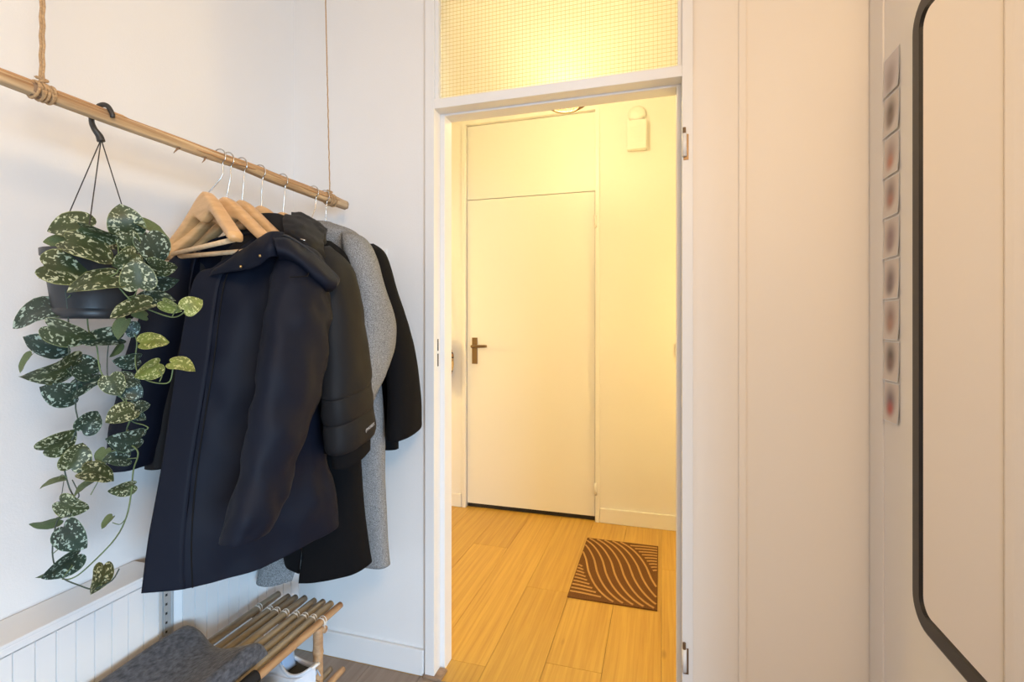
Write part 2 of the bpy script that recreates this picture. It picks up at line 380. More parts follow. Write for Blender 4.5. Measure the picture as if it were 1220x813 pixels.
# hallway door
d2 = thing('door_2', 'closed flush white door with bronze handle in the hallway', 'door', (-.8, YH, 0), kind='structure')
DX0, DX1 = -1.216, -.386
obj('leaf', bx(DX0, DX1, YH+.010, YH+.05, .027, 1.998, bev=.002), M['white'], d2)
obj('draught_strip', bx(DX0+.004, DX1-.004, YH+.016, YH+.045, .003, .0265), M['gap'], d2)
obj('upper_panel', bx(DX0-.002, DX1+.002, YH+.018, YH+.05, 2.004, 2.485, bev=.002), M['white'], d2)
obj('jamb', boxes([(-1.245, DX0-.004, YH-.012, YH+.06, 0, 2.515), (-1.235, DX0+.012, YH+.05, YH+.075, 0, 2.5)], bev=.002), M['white'], d2)
obj('jamb', boxes([(DX1+.004, -.357, YH-.012, YH+.06, 0, 2.515), (DX1-.012, -.367, YH+.05, YH+.075, 0, 2.5)], bev=.002), M['white'], d2)
obj('head', bx(-1.2205, -.3815, YH-.012, YH+.06, 2.488, 2.515, bev=.002), M['white'], d2)
pl = obj('handle_plate', bx(-1.180, -1.144, YH+.003, YH+.010, .935, 1.105, bev=.0015), M['bronze'], d2)
obj('lever', tb([(-1.160, YH+.003, 1.05), (-1.160, YH-.04, 1.05), (-1.150, YH-.052, 1.05), (-1.06, YH-.05, 1.052)], [.009, .009, .010, .0085], 12, 16), M['bronze'], pl, True)
for z in (1.81, .20):
    obj('hinge', tb([(DX1+.006, YH-.014, z-.035), (DX1+.006, YH-.014, z+.035)], .008, 12), M['white'], d2, True)

# ------------------------------------------------------------------ radiators and rail on the left wall
def radiator(y0, y1, label):
    t = thing('radiator', label, 'radiator', (XL+.055, (y0+y1)/2, .12), group='panel radiators on the left wall')
    obj('top_cover', bx(XL+.003, XL+.109, y0, y1, .578, .586, bev=.002), M['rad'], t)
    bm = bmesh.new()
    # ribbed front panel with vertical grooves 36.5 mm apart
    pts = []; pitch = .0368; n = int((y1-y0)/pitch)
    pr = [(y0, XL+.100)]
    for k in range(n+1):
        c = y0+(k+.5)*(y1-y0)/(n+1)
        pr += [(c-.0014, XL+.109), (c-.0009, XL+.104), (c+.0009, XL+.104), (c+.0014, XL+.109)]
    pr += [(y1, XL+.100)]
    rows = [[(x, y, z) for y, x in pr] for z in (.10, .562)]
    g = grid_mesh(rows); g2 = obj('front_panel', g, M['rad'], t)
    obj('front_rail', bx(XL+.094, XL+.1085, y0, y1, .562, .5785, bev=.003), M['rad'], t)
    obj('body', bx(XL+.03, XL+.098, y0+.004, y1-.004, .10, .577), M['rad'], t)
    obj('bracket', bx(XL+.001, XL+.03, y0+.1, y0+.13, .12, .5), M['rad'], t)
    return t
YS = atX(203, 720, XL+.109).y
radiator(-.35, YS-.014, 'long white ribbed radiator beneath the trailing plant')
radiator(YS+.016, 1.475, 'short white ribbed radiator under the coats, by the room corner')
rail = thing('slotted_rail', 'perforated grey steel rail upright between the two radiators', 'rail', (XL+.1, YS, 0))
obj('channel', boxes([(XL+.094, XL+.100, YS-.011, YS+.013, .02, .577), (XL+.066, XL+.103, YS-.0125, YS-.0105, .02, .577), (XL+.066, XL+.103, YS+.011, YS+.013, .02, .577)]), M['steel'], rail)
for k in range(22):
    z = .06+k*.0235
    obj('slot', bx(XL+.0995, XL+.1005, YS-.006, YS-.001, z-.003, z+.003), M['hole'], rail)

# ------------------------------------------------------------------ bamboo shoe rack
rk = thing('bamboo_rack', 'low bamboo shoe rack with string-tied poles below the coats', 'shoe rack', (-1.04, .85, 0))
ZT = .34; YT = 1.307
tips = [(332, 708), (343.6, 711), (352.5, 712), (363.4, 713), (374.6, 716), (385, 717.5), (394.4, 719.6), (405.6, 721)]
polex = []
rnd = random.Random(11)
def bamboo(bm, a, b, r, nodes):
    a, b = Vector(a), Vector(b); n = 40; pts = []; rr = []
    for i in range(n+1):
        t = i/n; pts.append(a.lerp(b, t)); q = r
        for k in nodes:
            q += r*.16*math.exp(-((t-k)*(b-a).length/.006)**2)
        rr.append(q*(.93 if i in (0, n) else 1))
    tube(bm, pts, rr, 12)
for i, (px, py) in enumerate(tips):
    d = D(px, py, 1.0); k = (ZT+.01-H)/(d.z-H); x = d.x*k; y = d.y*k; polex.append(x)
    bm = bmesh.new(); r0 = .0098+rnd.random()*.0012
    bamboo(bm, (x+rnd.uniform(-.004, .004), .36, ZT+.01), (x, y, ZT+.01), r0, [rnd.random() for _ in range(4)])
    obj('pole', bm, M['bamboo2'] if i in (7,) else M['bamboo'], rk, True)
x0, x1 = polex[0], polex[-1]
for yy in (1.222, .45):
    bm = bmesh.new(); bamboo(bm, (x0-.015, yy, ZT-.012), (x1+.012, yy, ZT-.012), .0105, [.3, .7]); obj('cross_bar', bm, M['bamboo2'], rk, True)
    for x in (x0+.012, x1-.004):
        bm = bmesh.new(); bamboo(bm, (x, yy-.012, 0), (x, yy-.012, ZT-.004), .0135, [.35, .8]); obj('leg', bm, M['bamboo2'], rk, True)
    bm = bmesh.new(); bamboo(bm, (x0-.01, yy, .135), (x1+.01, yy, .135), .010, [.4]); obj('cross_bar', bm, M['bamboo2'], rk, True)
    for x in polex:
        bm = bmesh.new()
        for s in (-1, 1):
            ps = []
            for j in range(13):
                a = -.4*PI+j/12*1.8*PI
                ps.append((x+.0125*math.sin(a), yy+s*.004*math.cos(a*.9)+s*.002, ZT+.009+.0125*math.cos(a)))
            tube(bm, ps, .0013, 6)
        tube(bm, [(x+.002, yy, ZT+.022), (x+.010, yy-.004, ZT+.016), (x+.0135, yy-.005, ZT-.004)], .0011, 6)
        obj('string_tie', bm, M['string'], rk, True)
for i in range(7):
    x = x0+.01+(x1-x0-.004)*i/6
    bm = bmesh.new(); bamboo(bm, (x, .38, .155), (x, YT-.005+(.01 if i == 6 else 0), .155), .0098, [rnd.random() for _ in range(4)])
    obj('shelf_pole', bm, M['bamboo2'] if i == 6 else M['bamboo'], rk, True)

# ------------------------------------------------------------------ felt blanket on the rack
def blanket():
    t = thing('felt_blanket', 'folded dark grey felt blanket lying on the bamboo rack', 'blanket', (-1.05, .75, ZT+.02))
    nu, nv = 46, 60; rows = []
    xa, xb = -1.168, -.952
    for i in range(nv):
        v = i/(nv-1); row = []
        for j in range(nu):
            u = j/(nu-1)
            y1 = 1.045-.025*math.sin(u*PI)**2+.02*(u-.5)
            y = .42+(y1-.42)*v
            # profile across: bottom wall side -> top -> over the front pole
            x = xa+(xb-xa)*u
            z = ZT+.060+.020*math.exp(-((u-.02)/.18)**2)*(.3+.7*v)+.012*math.sin(u*5.0+v*2.4)*(.3+.7*v)
            ed = min(1, (1-v)*12, v*12); z = ZT+.022+(z-ZT-.022)*math.sqrt(max(0, 1-(1-ed)**2)) if ed < 1 else z
            eu = min(1, (1-u)*9)
            if eu < 1: z = ZT-.005+(z-ZT+.005)*math.sqrt(max(0, 1-(1-eu)**2)); 
            row.append((x, y, z))
        row.append((xb-.004, row[-1][1], ZT+.0))
        row.append((xb-.05, row[-1][1], ZT+.0205))
        row = [(xa, row[0][1], ZT+.022)]+row
        rows.append(row)
    bm = grid_mesh(rows)
    for v in bm.verts:
        q = v.co*9; v.co.z += .005*noise.noise(q)*(1 if v.co.z > ZT+.03 else 0)
    bmesh.ops.recalc_face_normals(bm, faces=bm.faces)
    obj('cloth', bm, M['felt'], t, True)
    # loose lower fold showing along the radiator
    rows = []
    for i in range(30):
        v = i/29; y = .45+.545*v
        rows.append([(-1.187+.003*math.sin(v*9), y, ZT+.022), (-1.188, y, ZT+.045+.006*math.sin(v*7)), (-1.18, y, ZT+.054+.006*math.sin(v*7)), (-1.165, y, ZT+.05)])
    obj('lower_fold', grid_mesh(rows), M['felt'], t, True)
blanket()
bm = bmesh.new()
rows = loft([[(-.93+.016*math.cos(a), y+.0, ZT+.012+.018*math.sin(a)) for a in [k*2*PI/10 for k in range(11)]] for y in (.74, .82, .90, .965, .98)], 20, 20)
o = obj('black_pouch', grid_mesh(rows), M['darkfabric'], None, True); tag(o, 'small black cloth peeking out beneath the grey blanket', 'cloth')
bmx = bmesh.new(); bmx.from_mesh(o.data); bmesh.ops.holes_fill(bmx, edges=bmx.edges); bmx.to_mesh(o.data); bmx.free()

# ------------------------------------------------------------------ sneakers on the lower shelf
def sneaker(loc, rot, label):
    t = thing('sneaker', label, 'shoe', loc, group='white sneakers on the rack')
    t.rotation_euler = (0, 0, rot)
    def add(name, bm, m, parent=t, smooth=True):
        o = obj(name, bm, m, None, smooth); o.parent = parent; return o
    # local: heel at x=0, toe at x=.27, z up
    prof = [(0.0, .026, .0), (.03, .036, 0), (.09, .036, 0), (.16, .043, .0), (.22, .045, .004), (.26, .032, .012), (.275, .012, .02)]
    P = cr(prof, 24)
    rows = []
    for (x, hw, zl) in P:
        rows.append([(x, hw*math.cos(a)*(1.0), (zl if math.sin(a) < 0 else .030+zl*.6)+.0) for a in [-PI*.999, -PI*.75, -PI/2, -PI*.25, -.001, .001, PI*.25, PI/2, PI*.75, PI*.999]])
    add('sole', grid_mesh(rows, True), M['sole'])
    def foot(q):
        # outline at the sole edge, q=0 at the toe
        c, sn_ = math.cos(q), math.sin(q)
        x = .1375+.1375*c; t_ = x/.275
        hw = cr([(.0,), (.033,), (.035,), (.037,), (.042,), (.045,), (.040,), (.0,)], 200)[min(199, int(t_*199))][0]
        return x, max(hw, .02*abs(sn_))*(1 if sn_ >= 0 else -1)*min(1, abs(sn_)*2.2)
    up = [[], [], [], [], []]
    for k in range(49):
        q = 2*PI*k/48; c, sn_ = math.cos(q), math.sin(q); x, y = foot(q)
        tx = .066+.060*c; ty = .028*sn_; tz = .078+.026*max(0, -c)**2+.022*max(0, c)**2
        up[0].append((x, y, .026)); up[1].append((x*.99+.001, y*1.02, .046))
        f = .45
        up[2].append((x+(tx-x)*f*.8, y+(ty-y)*f*.55, .052+(tz-.052)*(.62 if c < .3 else .45)))
        up[3].append((x+(tx-x)*.9, y+(ty-y)*.85, tz-.008 if c < .5 else .052+(tz-.052)*.86)); up[4].append((tx, ty, tz))
    cols = [cr([r[k] for r in up], 16) for k in range(49)]
    u = add('upper', grid_mesh([[cols[k][i] for k in range(49)] for i in range(16)]), M['shoe']); u.modifiers.new('s', 'SOLIDIFY').thickness = .004
    inn = []
    for k in range(33):
        q = 2*PI*k/32; c, sn_ = math.cos(q), math.sin(q); tz = .078+.026*max(0, -c)**2+.022*max(0, c)**2
        inn.append([(.066+.058*c, .0265*sn_, tz), (.066+.054*c, .024*sn_, .034)])
    add('lining', grid_mesh(inn), M['shoein'], t)
    add('insole', grid_mesh([[(x, y, .036) for y in (-.027, 0, .027)] for x in (.008, .06, .124)]), M['shoein'], t)
    add('collar', tb([(.066+.060*math.cos(q), .028*math.sin(q), .079+.026*max(0, -math.cos(q))**2+.022*max(0, math.cos(q))**2) for q in [2*PI*k/32 for k in range(33)]], .0042, 8), M['shoe'])
    tr_ = [[(.100+.012*i/6+.010*(j/6-.5)**2, -.020+.040*j/6, .07+.048*i/6-.02*abs(j/6-.5)**2) for j in range(7)] for i in range(7)]
    tg = add('tongue', grid_mesh(tr_), M['shoeblue']); tg.modifiers.new('s', 'SOLIDIFY').thickness = .007
    add('heel_tab', tb([(.004, -.012, .103), (-.001, 0, .108), (.004, .012, .103)], .0045, 8, 8), M['sole'])
    for k in range(4):
        x = .132+k*.020; z = .099-.0075*k
        add('lace', tb([(x, -.025, z-.012), (x+.004, 0, z), (x, .025, z-.012)], .0028, 6, 8), M['shoeblue'])
    for s in (-1, 1):
        add('side_stripe', tb([(.02, s*.035, .05), (.035, s*.0365, .062), (.04, s*.0375, .045), (.055, s*.038, .058)], .002, 6, 12), M['shoeblue'])
    return t
sneaker((-.895, 1.155, .167), math.radians(172), 'white sneaker under the rack, heel beside the front leg')
sneaker((-.905, 1.045, .167), math.radians(176), 'white and blue sneaker deeper under the blanket end of the rack')

# ------------------------------------------------------------------ branch rail and ropes
XS = -1.03; ZS = 1.60
def stick_y(px): return atX(px, 200, XS).y
yL = stick_y(-25); yR = stick_y(411)
br = thing('branch_rail', 'peeled wooden branch hung level on jute ropes as a clothes rail', 'clothes rail', (XS, (yL+yR)/2, ZS))
bm = bmesh.new(); N = 70; n = 20; rings = []
for i in range(N):
    t = i/(N-1); y = yL+(yR-yL)*t; r = .0105+.0052*t+.0012*noise.noise(Vector((t*9, 0, 3)))
    cx = XS+.003*noise.noise(Vector((t*3, 5, 0))); cz = ZS+.004*noise.noise(Vector((t*3, 9, 1)))-.0+.004*math.exp(-((t-.55)/.08)**2)
    ring = []
    for j in range(n):
        a = 2*PI*j/n; q = r*(1+.10*noise.noise(Vector((math.cos(a)*1.7, math.sin(a)*1.7, t*1.6)))-.10*(1 if j in (4, 9, 16) else 0))
        ring.append((cx+q*math.cos(a), y, cz+q*math.sin(a)))
    rings.append(ring)
bm = grid_mesh(rings, True); bm.verts.ensure_lookup_table()
bm.faces.new([bm.verts[j] for j in range(n)][::-1]); bm.faces.new([bm.verts[(N-1)*n+j] for j in range(n)])
branch = obj('branch', bm, M['stick'], br, True)
obj('bark_patch', tb([(XS, stick_y(35), ZS-.001), (XS, stick_y(45), ZS-.001), (XS, stick_y(65), ZS-.001)], [.0117, .0128, .0117], 16), M['barkwrap'], branch, True)
for (pa, pb, ang, rr_) in ((-25, 46, 75, .0042), (60, 150, 62, .003), (120, 262, 100, .0032), (180, 330, 40, .003), (300, 408, 80, .0035), (330, 400, 10, .003), (230, 300, -15, .003)):
    a = math.radians(ang); pts = []
    for i in range(14):
        px = pa+(pb-pa)*i/13; y = stick_y(px); tt = (y-yL)/(yR-yL); q = .0100+.0050*tt
        pts.append((XS+q*math.cos(a+.1*math.sin(i*.6)), y, ZS+q*math.sin(a+.1*math.sin(i*.6))+.004*math.exp(-((tt-.55)/.08)**2)))
    obj('sliver', tb(pts, [rr_*.4]+[rr_]*12+[rr_*.4], 7), M['sliver'], branch, True)
for px in (245, 214):
    y = stick_y(px); s = random.uniform(-.012, .012)
    obj('twig_stub', tb([(XS, y, ZS-.008), (XS+.006, y-.004+s, ZS-.018), (XS+.007, y-.012+s, ZS-.028)], [.003, .002, .0006], 6), M['barkwrap'], branch, True)
def rope(px, nc, dx, label, strands):
    y = stick_y(px)
    t = thing('rope', label, 'rope', (XS, y, ZS), group='jute ropes holding the branch')
    rs = .0145 if px < 200 else .0185
    for k in range(strands):
        o = (-.004+.008*k) if strands > 1 else 0
        pts = []
        for i in range(60):
            f = i/59; z = ZS+rs+f*(ZC-ZS-rs)
            pts.append((XS+o*(1-.5*f)+.0006*math.sin(f*190), y+dx*f+.0006*math.cos(f*190), z))
        obj('strand', tb(pts, .0021 if strands > 1 else .0019, 7), M['jute'], t, True)
    for k in range(nc):
        yy = y-.012+.024*k/max(1, nc-1); tilt = random.uniform(-.006, .006)
        ring = [(XS+rs*math.cos(a), yy+tilt*math.sin(a), ZS+rs*math.sin(a)) for a in [2*PI*j/20 for j in range(21)]]
        obj('coil', tb(ring, .0026, 7), M['jute'], t, True)
    kn = [(XS+.006*math.cos(a*2), y+.006*math.sin(a*3), ZS+rs+.004+.007*math.sin(a)) for a in [2*PI*j/40 for j in range(41)]]
    obj('knot', tb(kn, .0026, 7), M['jute'], t, True)
rope(50, 6, .004, 'double jute rope tied around the near left end of the branch', 2)
rope(393, 3, -.035, 'thin single jute rope tied at the far right tip of the branch', 1)

# ------------------------------------------------------------------ hangers
def hanger(c, ang, half, label, rods, drop=.125, tz=1.517, thick=.026):
    t = thing('coat_hanger', label, 'hanger', (c[0], c[1], tz), group='wooden coat hangers on the branch')
    t.rotation_euler = (0, 0, ang)
    def add(name, bm, m, parent=t):
        o = obj(name, bm, m, None, True); o.parent = parent; return o
    # body: shoulder yoke, lofted from end to end with a forward bow
    rows = []
    for i in range(41):
        s = -1+2*i/40; a = abs(s); x = s*half
        top = -drop*(math.sqrt(a*a+.022)-.1483)/(math.sqrt(1.022)-.1483)
        top -= .010*math.sin(PI*min(1, a))*1.0
        hh = .046*math.exp(-(a/.16)**2)+.030-.006*a
        if a > .93: hh *= .85
        tk = thick*(1.0+.15*a)
        yb = -.022*a**2
        row = []
        for k in range(16):
            q = 2*PI*k/16; cq, sq = math.cos(q), math.sin(q)
            row.append((x, yb+tk*.5*(abs(cq)**.5)*(1 if cq > 0 else -1), top-hh*.5+hh*.5*(abs(sq)**.5)*(1 if sq > 0 else -1)))
        rows.append(row)
    bm = grid_mesh(rows, True); bm.verts.ensure_lookup_table()
    bm.faces.new([bm.verts[j] for j in range(16)][::-1]); bm.faces.new([bm.verts[40*16+j] for j in range(16)])
    bmesh.ops.recalc_face_normals(bm, faces=bm.faces)
    add('yoke', bm, M['hanger'])
    if rods:
        add('trouser_bar', tb([(-half*.94, -.020, -drop-.014), (half*.94, -.020, -drop-.014)], .0058, 10), M['rod'])
    return t
def hook(t, c, px, tz, parent_rot):
    # chrome hook from the yoke up and over the branch
    y = stick_y(px); R = .0195
    base = Vector((c[0], c[1], tz-.008)); pts = [base]
    top = Vector((XS+.008, y, ZS-.045)); pts.append(top)
    for k in range(9):
        a = -.30*PI+k/8*1.25*PI
        pts.append(Vector((XS+R*math.cos(a), y, ZS+.003+R*math.sin(a))))
    o = obj('hook', tb(pts, .0015, 8, 44), M['chrome'], None, True); o.parent = t
    o.matrix_parent_inverse = (Matrix.Translation(t.location) @ Matrix.Rotation(t.rotation_euler[2], 4, 'Z')).inverted()
    return o
def mkh(c, px, ang, half, label, rods, tz, drop=.125):
    t = hanger(c, ang, half, label, rods, drop, tz); hook(t, c, px, tz, ang)
mkh((-1.053, .955), 261, math.radians(-22), .215, 'empty wooden hanger with trouser bar nearest the plant', True, 1.517)
mkh((-1.035, .995), 271, math.radians(-8), .20, 'empty wooden hanger tucked just behind the nearest hanger', True, 1.512, .128)
hz = lambda px, py, Y: atY(px, py, Y).z
mkh((-1.03, 1.040), 287, math.radians(-4), .19, 'wooden hanger inside the collar of the navy parka', False, 1.515, .13)
mkh((-1.03, 1.105), 309, math.radians(-3), .19, 'wooden hanger holding the black quilted jacket', False, 1.515, .13)
mkh((-1.03, 1.185), 336, 0, .19, 'wooden hanger holding the long black coat', False, 1.515, .13)
mkh((-1.03, 1.300), 373, 0, .19, 'wooden hanger holding the grey wool coat', False, 1.515, .13)
mkh((-1.03, 1.372), 386, 0, .19, 'wooden hanger of the last black coat by the room corner', False, 1.515, .13)

# ------------------------------------------------------------------ coats
def cloth(name, rows, m, parent, amp=.004, sc=(14, 14, 5), seed=0., t=.004, closed=False, sub=0):
    bm = grid_mesh(rows, closed)
    bmesh.ops.remove_doubles(bm, verts=bm.verts, dist=.0004)
    bmesh.ops.recalc_face_normals(bm, faces=bm.faces)
    if amp: wrinkle(bm, amp, *sc, seed)
    o = obj(name, bm, m, parent, True)
    if t: solid(o, t, 0)
    if sub: subd(o, sub)
    return o
def sleeve(name, rings, m, parent, amp=.004, seed=0., n=24, nv=44, tilt=0.0, cuff=True, sc=(16, 16, 9)):
    P = cr(rings, nv); rows = []
    for i, (x, y, z, a, b) in enumerate(P):
        a = max(a, .004); b = max(b, .004)
        rows.append([(x+b*(abs(math.cos(q))**.8)*(1 if math.cos(q) > 0 else -1), y+a*math.sin(q), z+tilt*a*math.sin(q)) for q in [2*PI*k/n for k in range(n)]])
    return cloth(name, rows, m, parent, amp, sc, seed, .004, True)
def ring(xl, xr, yf, yb, z, zs=0.0):
    """closed coat cross-section starting at the middle of the front"""
    xm = (xl+xr)/2; w2 = (xr-xl)/2
    L = [(.02, yf), (.55, yf+.0), (.92, yf+.2*(yb-yf)), (1, (yf+yb)/2), (.92, yb-.2*(yb-yf)), (.5, yb), (0, yb), (-.5, yb), (-.92, yb-.2*(yb-yf)), (-1, (yf+yb)/2), (-.92, yf+.2*(yb-yf)), (-.55, yf), (-.02, yf)]
    return [(xm+w2*a, y, z-zs*abs(a)) for a, y in L]

# --- navy parka
pk = thing('navy_parka', 'dark navy hooded parka hanging open at the front of the row', 'coat', (-1.03, 1.03, .63), group='coats on the branch')
R = [
 [(-.985, .945, 1.345), (-.95, .965, 1.385), (-.93, .995, 1.41), (-.93, 1.02, 1.42), (-.95, 1.05, 1.43), (-1.0, 1.06, 1.435), (-1.08, 1.05, 1.43), (-1.12, 1.02, 1.41), (-1.10, .99, 1.39)],
 [(-1.005, .930, 1.325), (-.95, .955, 1.35), (-.88, .975, 1.375), (-.83, 1.01, 1.375), (-.83, 1.04, 1.375), (-.93, 1.07, 1.40), (-1.1, 1.07, 1.40), (-1.2, 1.04, 1.37), (-1.14, 1.0, 1.36)],
 [(-1.03, .904, 1.292), (-.96, .93, 1.29), (-.87, .965, 1.29), (-.82, 1.02, 1.29), (-.83, 1.06, 1.29), (-.93, 1.09, 1.29), (-1.1, 1.09, 1.29), (-1.21, 1.05, 1.29), (-1.15, 1.0, 1.29)],
 [(-1.04, .872, 1.10), (-.96, .90, 1.10), (-.885, .955, 1.10), (-.845, 1.03, 1.10), (-.85, 1.08, 1.10), (-.95, 1.10, 1.10), (-1.1, 1.10, 1.10), (-1.19, 1.06, 1.10), (-1.16, 1.0, 1.10)],
 [(-1.045, .838, .88), (-.97, .87, .88), (-.90, .955, .88), (-.855, 1.06, .88), (-.855, 1.13, .88), (-.95, 1.13, .88), (-1.1, 1.12, .88), (-1.18, 1.07, .88), (-1.16, 1.0, .88)],
 [(-1.048, .812, .74), (-.97, .858, .73), (-.90, .97, .725), (-.845, 1.09, .74), (-.845, 1.17, .745), (-.95, 1.165, .75), (-1.1, 1.15, .75), (-1.17, 1.07, .75), (-1.16, .985, .75)],
 [(-1.05, .798, .632), (-.97, .862, .626), (-.90, .98, .622), (-.855, 1.10, .640), (-.85, 1.185, .652), (-.95, 1.18, .66), (-1.1, 1.16, .66), (-1.17, 1.08, .66), (-1.16, .98, .66)]]
body = cloth('body', loft(R, 80, 90), M['navy'], pk, .010, (11, 11, 7), 1.3)
# placket strip standing proud along the front edge
rows = []
LR = loft(R, 80, 90)
pl_rows = [[Vector(r[j])+Vector((.002, -.004, 0)) for j in range(0, 9)] for r in LR[6:]]
cloth('placket', pl_rows, M['navy'], pk, .002, (9, 9, 4), 1.3, .007)
bm = bmesh.new(); tube(bm, [Vector(r[9])+Vector((.004, -.0055, 0)) for r in LR[8:]], .0016, 6)
obj('seam', bm, M['lining'], pk, True)
sl = sleeve('sleeve', [(-.84, 1.015, 1.392, .02, .012), (-.815, 1.00, 1.36, .055, .032), (-.79, .972, 1.29, .074, .042), (-.775, .942, 1.19, .088, .046), (-.765, .897, 1.05, .078, .043), (-.765, .840, .90, .064, .038), (-.768, .80, .815, .057, .037), (-.77, .791, .788, .052, .033)], M['navy'], pk, .0085, 4.2, sc=(18, 18, 15), nv=70, n=36)
bm = bmesh.new(); tube(bm, cr([(-.770, .955+.02, 1.33), (-.742, .93, 1.305), (-.728, .905, 1.30), (-.74, .872, 1.295)], 14), .0012, 6); obj('seam', bm, M['lining'], sl, True)
sleeve('sleeve', [(-1.18, 1.02, 1.385, .02, .012), (-1.205, 1.02, 1.33, .05, .03), (-1.215, 1.0, 1.23, .07, .04), (-1.222, .965, 1.10, .072, .042), (-1.222, .925, .96, .062, .04), (-1.222, .905, .87, .05, .036), (-1.222, .90, .855, .046, .03)], M['navy'], pk, .005, 7.7)
rows = loft([[D(250, 329, 1.155), D(270, 325, 1.135), D(290, 322, 1.115), D(308, 317, 1.10), D(322, 306, 1.09), D(334, 306, 1.11)],
             [D(255, 323, 1.15), D(277, 310, 1.125), D(297, 302, 1.10), D(312, 297, 1.085), D(322, 292, 1.085), D(334, 292, 1.105)],
             [D(262, 320, 1.17), D(283, 302, 1.15), D(301, 291, 1.13), D(315, 281, 1.115), D(325, 277, 1.115), D(338, 278, 1.13)],
             [D(268, 320, 1.20), D(287, 306, 1.19), D(303, 297, 1.17), D(317, 288, 1.16), D(327, 284, 1.16), D(340, 286, 1.17)]], 30, 16)
col = cloth('collar', rows, M['navy'], pk, .0025, (20, 20, 20), 2.0, .006)
for px, py, z in ((310, 305, 1.088), (287, 318, 1.108)):
    c = D(px, py, z); dirn = (Vector((0, 0, H))-c).normalized()
    obj('snap', tb([c, c+dirn*.004], .0032, 12), M['brass'], col, True)
rows = loft([[D(322, 281, 1.12), D(338, 281, 1.14), D(356, 290, 1.16), D(374, 304, 1.18), D(391, 320, 1.195), D(402, 331, 1.20)],
             [D(326, 287, 1.085), D(340, 289, 1.10), D(357, 300, 1.115), D(374, 315, 1.13), D(390, 331, 1.145), D(401, 338, 1.17)],
             [D(330, 300, 1.08), D(343, 303, 1.09), D(360, 314, 1.105), D(375, 329, 1.125), D(388, 341, 1.145), D(398, 343, 1.17)],
             [D(334, 310, 1.12), D(346, 313, 1.125), D(360, 324, 1.14), D(374, 338, 1.155), D(386, 346, 1.17), D(395, 346, 1.185)]], 36, 18)
hd = cloth('hood', rows, M['navy'], pk, .003, (18, 18, 18), 6.0, .006)
obj('piping', tb([D(318, 280, 1.105), D(338, 280, 1.132), D(356, 289, 1.152), D(374, 303, 1.172), D(391, 319, 1.187), D(402, 330, 1.192), D(403, 336, 1.185), D(399, 342, 1.165)], .0028, 8, 40), M['navytrim'], hd, True)
rows = loft([[D(268, 300, 1.22), D(285, 285, 1.22), D(300, 280, 1.21), D(318, 285, 1.2)], [D(250, 345, 1.22), D(270, 345, 1.22), D(290, 340, 1.21), D(310, 335, 1.2)], [D(235, 420, 1.2), D(255, 420, 1.2), D(280, 420, 1.19), D(300, 420, 1.18)]], 14, 14)
cloth('lining', rows, M['lining'], pk, .004, (12, 12, 6), 1.0, .003)

# --- black quilted jacket
qj = thing('quilted_jacket', 'black hooded jacket with quilted cuff behind the navy parka', 'coat', (-1.03, 1.14, .86), group='coats on the branch')
cloth('body', loft([ring(-1.09, -.965, 1.08, 1.135, 1.487), ring(-1.14, -.90, 1.075, 1.14, 1.455, .03), ring(-1.2, -.83, 1.08, 1.15, 1.415, .035), ring(-1.2, -.84, 1.10, 1.17, 1.25), ring(-1.19, -.86, 1.125, 1.185, 1.05), ring(-1.19, -.87, 1.14, 1.195, .86)], 60, 50), M['black'], qj, .004, (12, 12, 6), 3.1)
rng = [(-.85, 1.12, 1.40, .02, .014), (-.815, 1.11, 1.355, .052, .032), (-.785, 1.095, 1.29, .062, .038), (-.772, 1.10, 1.185, .070, .042), (-.768, 1.112, 1.06, .080, .042)]
zq = [(1.035, .80), (1.03, .775), (1.025, .80), (1.0, .825), (.972, .815), (.966, .785), (.960, .815), (.935, .85), (.905, .84), (.893, .78)]
for z, k in zq: rng.append((-.768, 1.112+.018*(1.035-z)/.14, z, .1*k, .047*k+.004))
def raw_sleeve(name, rng, m, parent, amp, seed, n=28, tilt=.0, sub=5):
    rows = []
    P = cr(rng, (len(rng)-1)*sub+1)
    for (x, y, z, a, b) in P:
        rows.append([(x+b*(abs(math.cos(q))**.8)*(1 if math.cos(q) > 0 else -1), y+a*math.sin(q), z+tilt*a*math.sin(q)) for q in [2*PI*k/n for k in range(n)]])
    return cloth(name, rows, m, parent, amp, (22, 22, 16), seed, .003, True)
qs = raw_sleeve('sleeve', rng, M['black'], qj, .004, 2.2, tilt=.22)
raw_sleeve('rib_cuff', [(-.768, 1.128, .905, .062, .032), (-.768, 1.130, .88, .064, .033), (-.768, 1.132, .852, .062, .032)], M['blackwool'], qs, .002, 2.9, tilt=.22)
sleeve('sleeve', [(-1.18, 1.10, 1.40, .02, .012), (-1.20, 1.08, 1.33, .045, .03), (-1.205, 1.03, 1.15, .05, .034), (-1.205, .985, .96, .045, .032), (-1.205, .968, .84, .04, .03)], M['black'], qj, .004, 1.7)
rows = loft([[D(341, 256, 1.36), D(356, 259, 1.37), D(373, 266, 1.37), D(387, 275, 1.37)],
             [D(337, 263, 1.28), D(352, 266, 1.27), D(370, 281, 1.26), D(384, 290, 1.29)],
             [D(338, 272, 1.235), D(352, 277, 1.225), D(368, 292, 1.225), D(386, 300, 1.26)],
             [D(343, 284, 1.235), D(358, 290, 1.225), D(372, 303, 1.235), D(387, 312, 1.27)],
             [D(350, 300, 1.26), D(363, 308, 1.26), D(376, 318, 1.27), D(387, 324, 1.30)]], 30, 26)
hq = cloth('hood', rows, M['black'], qj, .006, (22, 22, 30), 9.0, .006)
